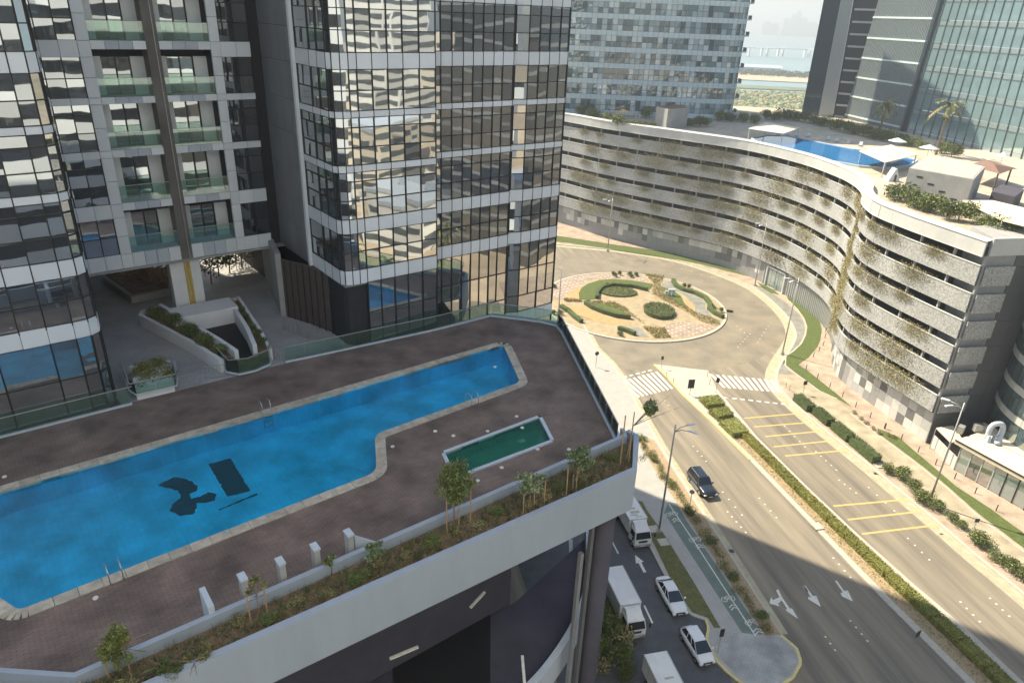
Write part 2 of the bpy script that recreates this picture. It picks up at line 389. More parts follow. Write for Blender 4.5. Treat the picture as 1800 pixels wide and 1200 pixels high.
def piece(name, mat, parent, loc, size, rot=(0, 0, 0)):
    """one box-shaped piece (pane, panel, stone): shares its mesh with every piece of that material"""
    U = unit_box()
    if mat not in U:
        mb = MB().box(-.5, .5, -.5, .5, -.5, .5); me = bpy.data.meshes.new('piece_' + mat.name); me.from_pydata(mb.v, [], mb.f); me.materials.append(mat); U[mat] = me
    o = bpy.data.objects.new(name, U[mat]); o.location = loc; o.scale = size; o.rotation_euler = rot
    return link(o, parent)
# ================================================================== GROUND, ROADS, PAVEMENTS
def px(seq, z=0.0):
    return [G(u, v, z) for u, v in seq]
def crop(o, sc, seq):
    return [(o[0] + a / sc, o[1] + b / sc) for a, b in seq]
def structure(o): return tag(o, kind='structure')

# ground: one sheet to the coast; the sea and the far shore lie beyond it
structure(MB().sheet([(-900, -700), (1200, -700), (1200, 390), (-900, 390)], -0.06).build('ground', M['sand']))
road = structure(MB().sheet([(-60, 18), (64, 18), (70, 120), (66, 176), (20, 215), (-60, 215)], 0.0).build('road', M['asphalt']))
RC = Vector((23.85, 131.7, 0)); RR = 18.2
ring = MB()
_o = [RC + Vector((math.cos(a), math.sin(a), 0)) * 29.5 for a in [2 * math.pi * k / 72 for k in range(72)]]
_i = [RC + Vector((math.cos(a), math.sin(a), 0)) * 17.5 for a in [2 * math.pi * k / 72 for k in range(72)]]
ring.strip([Vector((p.x, p.y, .004)) for p in _i + _i[:1]], [Vector((p.x, p.y, .004)) for p in _o + _o[:1]])
ring.f = [tuple(reversed(f)) for f in ring.f]
ring.build('circulating_lane', M['asphalt_ring'], road)

def kerb_run(pts, name, parent, w=0.35, z=0.145, mat='kerb', gutter=0.0, side=1):
    """a kerb of separate stones along a plan line; optional dusty gutter on the road side"""
    P = resample(pts, 0.6); mb = MB(); mb.wall(P, -0.02, z, w); mb.build(name, M[mat], parent)
    if gutter:
        Q = offset_path(P, side * (w / 2)); S = offset_path(P, side * (w / 2 + gutter))
        up = lambda A: [Vector((p.x, p.y, .008)) for p in A]
        g = MB(); g.strip(up(Q), up(S))
        n = Vector(g.v[g.f[0][1]]) - Vector(g.v[g.f[0][0]]); k = Vector(g.v[g.f[0][2]]) - Vector(g.v[g.f[0][0]])
        if n.cross(k).z < 0: g.f = [tuple(reversed(f)) for f in g.f]
        g.build('gutter', M['gutter'], parent)
M['gutter'] = pm('gutter', (0.39, 0.355, 0.25), 0.9, var=0.2, scale=1.2)

# --- east pavement (car park side)
KE = catmull(px([(960, 428), (1000, 432), (1100, 442), (1200, 460), (1300, 495), (1350, 525), (1385, 560), (1398, 588), (1391, 610), (1372, 640),
                 (1364, 665), (1376, 690), (1430, 740), (1530, 820), (1650, 920), (1720, 980), (1800, 1045), (1920, 1150)]), 6)
east = MB().prism([(p.x, p.y) for p in KE] + [(75, 40), (95, 60), (95, 110), (80, 150), (66, 176), (30, 205), (0, 215)], -0.05, 0.13).build('pavement', M['paver_pink'])
structure(east)
kerb_run(KE, 'kerb', east, 0.45, 0.15, 'kerb', 1.5, 1)
def slab(poly, z0, z1, name, mat, parent):
    return MB().prism(poly, z0, z1).build(name, M[mat], parent)
# beige footpath between hedges and lawns
o5 = (1380, 560); o6 = (1350, 640)
slab(px(crop(o5, 6, [(0, 590), (60, 600), (360, 775), (560, 868), (690, 940)]) + crop(o6, 3.333, [(510, 310), (640, 415), (760, 500), (900, 605), (1050, 725), (1230, 885), (1400, 1015), (1560, 1140), (1560, 1320),
      (1330, 1120), (1160, 1010), (950, 830), (770, 700), (640, 590), (470, 440), (300, 290), (190, 200), (60, 100)])), 0.131, 0.137, 'footpath', 'paver_beige', east)
# lawns beside the car park
LAWN_R = crop((1280, 380), 4.615, [(450, 600), (560, 650), (640, 705), (700, 780), (740, 850), (757, 930), (745, 1010)]) + crop(o5, 6, [(340, 300), (250, 410), (135, 490), (240, 560), (440, 720), (560, 815), (690, 930)])
LAWN_L = crop((1280, 380), 4.615, [(490, 690), (560, 760), (610, 830), (635, 900), (625, 970), (590, 1040), (520, 1105), (465, 1140)]) + crop(o5, 6, [(0, 500), (100, 580), (360, 770), (560, 860)])
lawn1 = slab(px(LAWN_R + LAWN_L[::-1]), 0.132, 0.17, 'lawn', 'lawn', None); structure(lawn1)
l2r = crop(o6, 3.333, [(640, 380), (760, 428), (830, 490), (960, 600), (1100, 720), (1300, 850), (1400, 925), (1560, 1040)])
l2l = crop(o6, 3.333, [(640, 405), (760, 493), (900, 598), (1050, 718), (1230, 878), (1400, 1008), (1560, 1130)])
lawn2 = slab(px(l2r + l2l[::-1]), 0.132, 0.17, 'lawn', 'lawn', None); structure(lawn2)
kerb_run(px(crop(o6, 3.333, [(480, 290), (640, 418), (760, 505), (900, 612), (1050, 734), (1230, 896), (1400, 1028), (1560, 1150)])), 'edging', east, 0.22, 0.16)
kerb_run(px(LAWN_L), 'edging', east, 0.22, 0.18)
# grey crescent between kerb and lawn
slab(px([(1318, 497), (1340, 506), (1362, 520), (1386, 536), (1400, 549), (1411, 563), (1415, 578), (1412, 592), (1404, 607), (1388, 620), (1377, 630), (1377, 643), (1394, 659), (1369, 658), (1367, 648), (1375, 637), (1393, 611), (1401, 590), (1388, 558), (1353, 524)]), 0.131, 0.137, 'crescent', 'paver_grey', east)
# small far lawns along the curved wall
slab(px([(960, 412), (1010, 420), (1080, 431), (1160, 442), (1230, 455), (1300, 478), (1330, 490), (1300, 483), (1230, 465), (1160, 452), (1080, 440), (1000, 428), (960, 424)]), 0.132, 0.16, 'verge', 'lawn', east)
slab(px([(1331, 497), (1345, 503), (1360, 511), (1370, 519), (1355, 516), (1340, 507)]), 0.138, 0.17, 'verge', 'lawn', east)

# --- median between the carriageways
MED_L = px([(1150, 641), (1170, 660), (1200, 694), (1250, 740), (1320, 810), (1440, 935), (1560, 1060), (1700, 1200), (1800, 1300)])
MED_R = px([(1243, 652), (1258, 684), (1290, 722), (1330, 770), (1420, 860), (1500, 935), (1600, 1025), (1700, 1110), (1790, 1195), (1880, 1280)])
median = structure(MB().prism(MED_L + MED_R[::-1], -0.05, 0.13).build('median', M['kerb']))
kerb_run(MED_L[:5], 'kerb', median, 0.3, 0.145, 'kerb_yellow')
kerb_run(MED_L[4:], 'kerb', median, 0.3, 0.145)
kerb_run(MED_R, 'kerb', median, 0.3, 0.145)
ML = resample(MED_L[2:], 1.0); MR = MED_R[2:]
def med_pt(a, f):  # point in the median: a metres down from the nose, f 0..1 left to right
    p0 = MED_L[2]; base = p0 + RD * a
    def cut(line):
        for q, r in zip(line, line[1:]):
            d0 = (q - base).dot(RD); d1 = (r - base).dot(RD)
            if d0 <= 0 <= d1: return q.lerp(r, -d0 / (d1 - d0))
        return line[-1]
    return cut(MED_L).lerp(cut(MED_R), f)
bed = [med_pt(a, 0.14) for a in range(9, 62, 2)] + [med_pt(a, 0.86) for a in range(61, 8, -2)]
slab(bed, 0.131, 0.15, 'gravel_bed', 'gravel', median)

# --- west pavement (side road side)
o7 = (1020, 860)
KW = px([(1020, 560), (1045, 610), (1075, 640), (1098, 672), (1125, 722), (1170, 800), (1260, 940), (1330, 1050), (1372, 1117), (1400, 1140), (1408, 1165), (1393, 1192), (1360, 1212)])
KW2 = px([(1360, 1225), (1310, 1206), (1283, 1186), (1262, 1165), (1250, 1145), (1241, 1122), (1246, 1105), (1240, 1089), (1216, 1081), (1200, 1065), (1170, 1012), (1140, 955), (1112, 895), (1060, 790), (960, 600)])
west = structure(MB().prism(KW + KW2, -0.05, 0.13).build('pavement', M['walk']))
kerb_run(KW[:9], 'kerb', west, 0.3, 0.145, 'kerb', 0.7, -1); kerb_run(KW[8:], 'kerb', west, 0.25, 0.145, 'kerb_yellow')
kerb_run(KW2[:8], 'kerb', west, 0.25, 0.145, 'kerb_yellow')
kerb_run(KW2[7:], 'kerb', west, 0.3, 0.145)
slab(px(crop(o7, 3.53, [(520, 150), (545, 82), (600, 90), (660, 200), (900, 560), (1130, 905), (1020, 920), (870, 690), (700, 430)])), 0.131, 0.136, 'cycle_lane', 'bike', west)
slab(px(crop(o7, 3.53, [(350, 75), (450, 330), (560, 560), (690, 765), (790, 800), (830, 862), (868, 862), (700, 575), (530, 300), (410, 130), (385, 80)])), 0.132, 0.165, 'lawn_strip', 'lawn_dry', west)
slab(px([(1118, 772), (1150, 825), (1195, 893), (1250, 975), (1310, 1065), (1345, 1118), (1372, 1116), (1330, 1052), (1262, 945), (1205, 862), (1150, 776), (1128, 765)]), 0.131, 0.155, 'gravel_bed', 'gravel', west)
slab(px([(1268, 1110), (1340, 1117), (1372, 1122), (1396, 1142), (1403, 1165), (1388, 1188), (1358, 1206), (1312, 1198), (1290, 1183), (1268, 1160), (1255, 1135)]), 0.131, 0.137, 'paved_nose', 'paver_nose', west)
wl_ = px(crop(o7, 3.53, [(548, 86), (700, 312), (900, 620), (1088, 906)]), 0.142)
MB().strip([p - RN * .06 for p in wl_], [p + RN * .06 for p in wl_]).build('lane_line', M['paint_white'], west)

# --- side road: asphalt coloured darker and bluer to stand for shade
sr = KW2[2:] + px([(900, 600), (880, 900), (1000, 1260), (1300, 1260)])
MB().sheet(sr, .004).build('side_lane', pm('asphalt_shade', (0.088, 0.090, 0.097), .85, var=.2, scale=.8, bump=.2, bscale=25), road)
# --- roundabout island
isl = structure(MB().prism([RC + Vector((math.cos(a), math.sin(a), 0)) * RR for a in [2 * math.pi * k / 80 for k in range(80)]], -0.05, 0.14).build('roundabout_island', M['island']
      if 'island' in M else pm('island', (0.34, 0.275, 0.175), 0.9, var=0.22, scale=0.7)))
kerb_run([RC + Vector((math.cos(a), math.sin(a), 0)) * RR for a in [2 * math.pi * k / 80 for k in range(81)]], 'kerb', isl, 0.5, 0.2, 'kerb')
oa = (960, 460); ob = (1120, 460); S8 = 8.57
def isl_bed(name, mat, pts, z=0.18): return slab(px(pts, 0.14), 0.141, z, name, mat, isl)
M['rose_pavers'] = brick_mat('rose_pavers', (0.30, 0.215, 0.185), (0.25, 0.18, 0.155), (0.42, 0.37, 0.28), 1.5, 0.9, 0.13, 0.2, noise=0.2)
M['ochre'] = pm('ochre', (0.44, 0.27, 0.13), 0.9, var=0.2, scale=1.5)
isl_bed('rose_paving', 'rose_pavers', crop(oa, S8, [(110, 330), (240, 270), (500, 215), (1000, 180), (1450, 215), (1600, 330), (1300, 262), (1000, 245), (720, 260), (560, 310), (470, 400), (300, 480), (260, 560), (110, 560)]), 0.16)
isl_bed('ochre_bed', 'ochre', crop(oa, S8, [(300, 560), (340, 470), (500, 370), (540, 390), (490, 470), (500, 570)]), 0.165)
isl_bed('lawn', 'lawn', crop(oa, S8, [(500, 560), (490, 480), (530, 400), (620, 340), (800, 280), (1000, 262), (1300, 285), (1610, 340), (1580, 400), (1520, 440), (1300, 390), (1000, 368), (830, 420), (760, 480), (735, 565), (620, 575)]), 0.22)
isl_bed('lawn', 'lawn', crop(oa, S8, [(580, 605), (760, 625), (980, 660), (1130, 720), (1230, 800), (1240, 835), (1000, 790), (820, 735), (690, 680)]), 0.22)
isl_bed('ochre_bed', 'ochre', crop(oa, S8, [(300, 655), (540, 665), (700, 740), (900, 830), (1260, 890), (1290, 920), (1000, 940), (760, 900), (600, 860), (420, 750)]), 0.165)
isl_bed('grey_paving', 'paver_grey', crop(ob, S8, [(380, 300), (520, 290), (540, 370), (680, 450), (900, 520), (1030, 610), (1020, 690), (1130, 830), (1280, 900), (1180, 880), (900, 780), (860, 650), (720, 510), (560, 420), (370, 370)]), 0.165)
isl_bed('lawn', 'lawn', crop(ob, S8, [(370, 380), (520, 420), (660, 520), (700, 610), (760, 690), (640, 650), (500, 560), (430, 480)]), 0.22)
isl_bed('ochre_bed', 'ochre', crop(ob, S8, [(690, 550), (800, 600), (860, 680), (880, 760), (800, 720), (740, 640)]), 0.165)
isl_bed('rose_paving', 'rose_pavers', crop(ob, S8, [(380, 960), (700, 900), (900, 930), (1180, 990), (980, 1080), (700, 1140), (420, 1150), (330, 1060)]), 0.16)
isl_bed('grey_paving', 'paver_grey', crop(oa, S8, [(1050, 980), (1400, 990), (1560, 1140), (1350, 1120), (1150, 1040)]), 0.165)

# --- road paint
def mark(poly, name='marking', mat='paint_white', z=0.006, parent=None):
    return MB().sheet(poly, z).build(name, M[mat], parent or road)
def crosswalk(a, b, c, d, n):
    """a-b: upper edge, d-c: lower edge (pixels); n bars"""
    A, B, C, D = px([a, b, c, d])
    for k in range(n):
        f0 = (k + 0.12) / n; f1 = (k + 0.62) / n
        mark([A.lerp(B, f0), A.lerp(B, f1), D.lerp(C, f1), D.lerp(C, f0)], 'crosswalk_bar', z=0.014)
crosswalk((1062, 677), (1158, 652), (1186, 682), (1098, 704), 12)
crosswalk((1246, 657), (1362, 668), (1376, 690), (1270, 681), 11)
def dashes(a, b, n, w=0.35, duty=0.55):
    A, B = px([a, b]); t = (B - A).normalized(); nn = Vector((-t.y, t.x, 0)) * (w / 2)
    for k in range(n):
        p = A.lerp(B, k / n); q = A.lerp(B, (k + duty) / n); mark([p - nn, p + nn, q + nn, q - nn], 'dash', z=0.014)
dashes((1050, 675), (1150, 649), 9); dashes((1273, 698), (1402, 713), 9)
for a, b in (((1308, 735), (1420, 725)), ((1325, 750), (1440, 741)), ((1345, 767), (1460, 756)), ((1360, 785), (1475, 773)), ((1380, 801), (1500, 790)),
             ((1465, 889), (1600, 877)), ((1490, 913), (1622, 898)), ((1515, 938), (1650, 922))):
    A, B = px([a, b]); t = (B - A).normalized(); nn = Vector((-t.y, t.x, 0)) * 0.14
    mark([A - nn, A + nn, B + nn, B - nn], 'rumble_bar', 'paint_yellow', z=0.009)
def poly_mark(seq, sc, o, name, mat='paint_white', z=0.01):
    return mark(px(crop(o, sc, seq)), name, mat, z)
o8 = (1350, 900)
poly_mark([(470, 482), (484, 478), (535, 552), (560, 548), (598, 626), (520, 590), (508, 565), (528, 563)], 4, o8, 'lane_arrow')
poly_mark([(246, 518), (262, 512), (316, 588), (340, 585), (372, 664), (284, 610), (280, 592), (304, 600)], 4, o8, 'lane_arrow')
poly_mark([(56, 548), (72, 540), (100, 596), (150, 672), (170, 676), (212, 748), (130, 694), (124, 676), (138, 682), (96, 618), (70, 640), (82, 660), (10, 640), (22, 592), (34, 616), (80, 596)], 4, o8, 'turn_arrow')
poly_mark([(340, 405), (395, 448), (378, 450), (410, 512), (392, 514), (362, 455), (345, 458)], 3.53, o7, 'lane_arrow', z=0.01)
poly_mark([(176, 290), (184, 288), (240, 396), (232, 398)], 3.53, o7, 'lane_line')
poly_mark([(392, 720), (402, 717), (453, 826), (443, 829)], 3.53, o7, 'lane_line')
poly_mark([(1378, 600), (1388, 594), (1412, 625), (1412, 640)], 3.53, o7, 'lane_line')
# cycle symbols painted on the lane
def cycle_symbol(u, v):
    c = G(u, v, 0.142); mb = MB()
    def arc(cx, r, a0=0, a1=2 * math.pi, w=.07, n=14):
        P = [c + RN * (cx) + RN * math.cos(a0 + (a1 - a0) * k / n) * r + RD * math.sin(a0 + (a1 - a0) * k / n) * r for k in range(n + 1)]
        Q = [c + RN * (cx) + RN * math.cos(a0 + (a1 - a0) * k / n) * (r - w) + RD * math.sin(a0 + (a1 - a0) * k / n) * (r - w) for k in range(n + 1)]
        mb.strip(P, Q)
    arc(-.42, .32); arc(.42, .32)
    def ln(a, b, w=.06):
        A = c + RN * a[0] + RD * a[1]; B = c + RN * b[0] + RD * b[1]; t = (B - A).normalized(); nn = Vector((-t.y, t.x, 0)) * w / 2
        mb.face([A - nn, A + nn, B + nn, B - nn])
    ln((-.42, 0), (-.1, -.35)); ln((-.1, -.35), (.3, -.35)); ln((.42, 0), (.25, -.5)); ln((-.1, -.35), (.05, 0)); ln((.05, 0), (.3, -.35)); ln((.05, 0), (-.42, 0))
    for k in range(2):
        y = .75 + k * .35; ln((-.45, y + .3), (0, y), .1); ln((.45, y + .3), (0, y), .1)
    mb.build('cycle_symbol', M['paint_white'], west)
for u, v in ((1181, 903), (1222, 948), (1280, 1052), (1322, 1093)): cycle_symbol(u, v)
# ceramic studs along the lane edges: too small to pick apart
st = MB()
def studs(a, b, n):
    A, B = px([a, b])
    for k in range(n):
        p = A.lerp(B, (k + .5) / n); st.box(p.x - .09, p.x + .09, p.y - .09, p.y + .09, 0.004, 0.03)
for a, b, n in (((1265, 858), (1310, 912), 4), ((1215, 780), (1245, 815), 4), ((1275, 895), (1315, 940), 5), ((1330, 870), (1370, 915), 4), ((1165, 700), (1185, 725), 3), ((1490, 1085), (1530, 1132), 4), ((1447, 1113), (1472, 1148), 3),
                ((1683, 1052), (1728, 1098), 4), ((1735, 1046), (1780, 1088), 4), ((1375, 745), (1420, 790), 5), ((1430, 790), (1475, 830), 5), ((1470, 840), (1510, 870), 4), ((1520, 850), (1580, 905), 4), ((1590, 940), (1640, 990), 4),
                ((1320, 585), (1295, 612), 6), ((1352, 570), (1330, 605), 6), ((1292, 570), (1312, 588), 3), ((1190, 470), (1260, 490), 4), ((1460, 975), (1500, 1020), 4)):
    studs(a, b, n)
tag(st.build('studs', M['paint_white'], road), kind='stuff')
# drain covers and patches
for u, v, w in ((1283, 968, .9), (1137, 768, .8), (1542, 832, .9), (1440, 735, .5), (1655, 938, .4), (1155, 935, .01)):
    if w > .1:
        p = G(u, v); MB().box(p.x - w / 2, p.x + w / 2, p.y - w * .3, p.y + w * .3, 0.0, 0.012).build('drain_cover', M['dark_metal'], road)
for k, (u, v) in enumerate(((1437, 925), (1149, 930), (1166, 953), (1545, 818))):
    p = G(u, v, .15)
    o = piece('utility_slab', M['kerb'], None, p + Vector((0, 0, .04)), (1.1, 1.1, .12), (0, 0, R_(14)))
    tag(o, ['pale square concrete cover in the median gravel bed', 'pale concrete cover just above the tall lamp base by the side road', 'pale concrete cover just below the tall lamp base by the side road', 'pale concrete cover between clipped hedges by the right road'][k], 'utility cover')
# ================================================================== TOWERS ROUND THE POOL DECK
# storey lines shared by the three wings: (bottom, top, kind)
ROWS = [(28.0, 30.6, 'g'), (30.6, 33.1, 'g'), (33.1, 34.2, 'p'), (34.2, 35.6, 'g'), (35.6, 37.0, 'g'), (37.0, 38.05, 'p'),
        (38.05, 39.4, 'g'), (39.4, 40.75, 'g'), (40.75, 41.4, 'g'), (41.4, 41.9, 'p'), (41.9, 43.1, 'g'), (43.1, 44.45, 'g'), (44.45, 45.1, 'g'),
        (45.1, 45.55, 'p'), (45.55, 46.85, 'g'), (46.85, 48.2, 'g'), (48.2, 49.25, 'p'), (49.25, 50.6, 'g'), (50.6, 51.9, 'g'), (51.9, 52.6, 'g'),
        (52.6, 53.2, 'p'), (53.2, 54.6, 'g'), (54.6, 56.0, 'g'), (56.0, 57.0, 'p')]
TOP = 96.0
def curtain(root, path, rows, glass, panel, merge_below=None, keep=290, special=None, proud=0.05):
    """curtain wall along a plan path of column lines: every pane and spandrel panel is a part"""
    P = [Vector((a, b, 0)) for a, b in path]; cells = []; mull = MB()
    for i in range(len(P) - 1):
        a, b = P[i], P[i + 1]; d = (b - a); w = d.length; d.normalize(); n = Vector((d.y, -d.x, 0)); rz = math.atan2(d.y, d.x)
        for (z0, z1, kind) in rows:
            if merge_below and z1 <= merge_below and kind == 'g':
                continue
            c = (a + b) / 2; c.z = (z0 + z1) / 2
            dist = (L(c.x, c.y, c.z) - CAM).length
            cells.append((w * (z1 - z0) / dist ** 2, kind, c, n, w, z1 - z0, rz, i))
    if merge_below:
        k = 0
        while k < len(P) - 1:
            k2 = min(k + 2, len(P) - 1)
            if (P[k2] - P[k]).length < 0.2: break
            if k2 - k == 2 and (P[k + 1] - P[k]).normalized().dot((P[k2] - P[k + 1]).normalized()) < 0.999: k2 = k + 1
            a, b = P[k], P[k2]; d = (b - a); w = d.length; d.normalize(); n = Vector((d.y, -d.x, 0)); rz = math.atan2(d.y, d.x)
            for (z0, z1, kind) in rows:
                if z1 <= merge_below and kind == 'g':
                    c = (a + b) / 2; c.z = (z0 + z1) / 2
                    cells.append((w * (z1 - z0) / (L(c.x, c.y, c.z) - CAM).length ** 2, kind, c, n, w, z1 - z0, rz, k))
                    mull.bar((a.x + n.x * .03, a.y + n.y * .03, z0), (a.x + n.x * .03, a.y + n.y * .03, z1), .09, .14, 0, up=n)
            k = k2
    cells.sort(key=lambda q: -q[0]); ng = 0; rest = MB()
    for (_, kind, c, n, w, h, rz, i) in cells:
        if kind == 'g':
            ng += 1; loc = c + n * 0.0
            tilt = (random.gauss(0, .006), 0, rz + random.gauss(0, .008))
            mt = glass
            if special and (i, round(c.z, 1)) in special: mt = special[(i, round(c.z, 1))]
            if ng <= keep: piece('pane', mt, root, loc, (w - .05, .05, h - .05), tilt)
            else:
                d = Vector((math.cos(rz), math.sin(rz), 0)); x = d * (w / 2 - .025); z = Vector((0, 0, h / 2 - .025)); q = c + n * .025
                rest.face([q - x - z, q + x - z, q + x + z, q - x + z])
        else:
            piece('panel', panel, root, c + n * (proud - .04), (w - .03, .16, h), (0, 0, rz))
    if rest.f: tag(rest.build('pane_field', glass, root), kind='stuff')
    zs = sorted({z for r in rows if r[2] == 'g' for z in r[:2]})
    for i, p in enumerate(P):
        q = P[min(i + 1, len(P) - 1)] - P[max(i - 1, 0)]; q.normalize(); n = Vector((q.y, -q.x, 0))
        z0 = merge_below if merge_below else rows[0][0]
        mull.bar((p.x + n.x * .03, p.y + n.y * .03, z0), (p.x + n.x * .03, p.y + n.y * .03, rows[-1][1]), .07, .13, 0, up=n)
    for i in range(len(P) - 1):
        a, b = P[i], P[i + 1]; d = (b - a).normalized(); n = Vector((d.y, -d.x, 0)) * .03
        for z in zs: mull.bar((a.x + n.x, a.y + n.y, z), (b.x + n.x, b.y + n.y, z), .12, .06)
    mull.build('mullions', M['mullion'], root)
def upper_storeys(root, path, z0, z1):
    """bands of glass and cladding above the camera's view"""
    P = [Vector((a, b, 0)) for a, b in path]; mb = MB(); z = z0
    while z < z1 - .5:
        for h, m in ((2.7, 1), (1.0, 0)):
            zt = min(z + h, z1); mb.strip([Vector((p.x, p.y, zt)) for p in P], [Vector((p.x, p.y, z)) for p in P], m); z = zt
    mb.build('upper_storeys', [M['panel'], M['glass_t']], root)
def seg(a, b, n):
    return [(a[0] + (b[0] - a[0]) * k / n, a[1] + (b[1] - a[1]) * k / n) for k in range(n + 1)]

# ---- corner tower (right of the passage)
mid = empty('corner_tower', ORG, ROT)
tag(mid, 'dark glass tower with pale spandrel bands and rounded corner beside the pool deck', 'tower')
corner = [(-0.6, 2.45), (-0.42, 2.05), (0.05, 1.85), (0.6, 1.8), (1.2, 1.8)]
path_mid = [(-0.6, 7.45), (-0.6, 5.1), (-0.6, 3.8)] + corner + [(2.33, 1.8), (3.53, 1.8), (4.72, 1.8), (6.04, 1.8), (7.35, 1.8), (7.9, 3.6), (8.96, 3.6), (9.96, 3.6), (10.99, 3.6), (11.91, 3.6), (12.85, 3.6), (13.87, 3.6), (14.78, 3.6), (15.84, 3.6),
            (16.3, 4.0), (17.39, 3.6), (18.5, 3.6), (19.58, 3.6), (20.68, 3.6), (21.6, 3.6), (22.1, 4.1), (22.2, 5.0)]
LOW = [(20.5, 22.0, 'p'), (22.0, 25.2, 'g'), (25.2, 26.4, 'p'), (26.4, 28.0, 'g')]
core = [(a + (.14 if a < 0 else 0), b + .14) for a, b in path_mid]
core[0] = (-.46, 7.45)
MB().prism([(-.46, 10)] + core + [(22.06, 42), (-.46, 42)], 0.0, TOP).build('core', M['core_dark'], mid)
curtain(mid, path_mid[7:], [(28.0, 30.6, 'g'), (30.6, 33.1, 'g')] + LOW, M['glass_t'], M['panel'], merge_below=34.0, keep=60)
curtain(mid, path_mid, [r for r in ROWS if r[0] >= 33], M['glass_t'], M['panel'], keep=240)
upper_storeys(mid, path_mid, 57.0, TOP)
MB().prism([(-.7, 1.7), (7.4, 1.7), (22.3, 3.5), (22.3, 42.1), (-.7, 42.1)], TOP, TOP + .6).build('roof', M['concrete'], mid)
# lobby front under the overhang, pilaster and the panelled return wall
MB().box(-.95, -.45, 7.45, 7.8, 33.1, TOP).build('pilaster', M['panel'], mid)
for j, (t0, t1) in enumerate(((7.8, 9.2), (9.2, 10.6), (10.6, 12.0), (12.0, 13.4), (13.4, 15.2))):
    zz = [33.1, 35.6, 38.05, 40.5, 43.1, 45.55, 48.2, 50.6, 53.2, 56.0]
    for z0, z1 in zip(zz, zz[1:]):
        piece('panel', M['panel_mid'], mid, (-.62, (t0 + t1) / 2, (z0 + z1) / 2), (.1, t1 - t0 - .04, z1 - z0 - .04))
MB().box(-.58, -.46, 7.8, 15.3, 33.0, TOP).build('return_wall', M['core_dark'], mid)
sof = MB().prism([(-.6, 1.85), (1.2, 1.8), (1.2, 16), (-.6, 16)], 32.95, 33.1)
sof.build('soffit', M['panel_mid'], mid)
lob = MB(); lp = [Vector((-2.3, 10.4, 0)), Vector((-1.2, 8.0, 0)), Vector((-.3, 5.0, 0)), Vector((.9, 2.6, 0)), Vector((1.3, 2.0, 0))]
lob.wall(lp, 28.0, 33.1, .2); lob.build('lobby_wall', M['brown'], mid)
fn = MB()
for a, b in zip(lp, lp[1:]):
    for k in range(4):
        p = a.lerp(b, k / 4); fn.box(p.x - .28, p.x - .2, p.y - .06, p.y, 28, 33.1)
fn.build('lobby_fins', M['dark_metal'], mid)
MB().prism([(-2.7, 10.4), (-2.3, 10.2), (.4, 22), (-.1, 22)], 28.0, 33.6).build('passage_wall', M['concrete'], mid)

# ---- left tower
lt = empty('rounded_tower', ORG, ROT)
tag(lt, 'glass tower with pale bands and rounded edge at the pool deck rail', 'tower')
path_l = [(-30.3, 2.1), (-28.9, 2.1), (-27.6, 2.1), (-26.3, 2.1), (-24.9, 2.1), (-23.55, 2.1), (-22.2, 2.1), (-20.85, 2.1), (-19.5, 2.1), (-18.15, 2.1), (-17.35, 2.16), (-16.85, 2.55), (-16.7, 3.4), (-16.7, 5.0)]
MB().prism([(a - (.14 if a > -17 else 0), b + .14) for a, b in path_l] + [(-16.84, 27), (-45, 27), (-45, 2.24)], 0.0, TOP).build('core', M['core_dark'], lt)
mint = pm('mint_screen', (0.33, 0.62, 0.50), 0.6, var=0.05)
curtain(lt, path_l, ROWS, M['glass_t'], M['panel'], merge_below=34.0, keep=290)
upper_storeys(lt, [(-45, 2.1)] + path_l + [(-16.7, 14.2)], 57.0, TOP)
up2 = MB(); up2.strip([Vector((-16.71, 14.2, 57)), Vector((-16.71, 5, 57))], [Vector((-16.71, 14.2, 28)), Vector((-16.71, 5, 28))]); up2.strip([Vector((-45, 2.1, 57)), Vector((-30.3, 2.1, 57))], [Vector((-45, 2.1, 28)), Vector((-30.3, 2.1, 28))])
up2.build('side_glazing', M['glass_dark'], lt)
MB().box(-45, -10, 32, 44, 0, 62).build('shade_block', M['panel_mid'], lt)  # unseen block added to shade the left of the passage
MB().prism([(-45.2, 2.0), (-16.6, 2.0), (-16.6, 27.1), (-45.2, 27.1)], TOP, TOP + .6).build('roof', M['concrete'], lt)

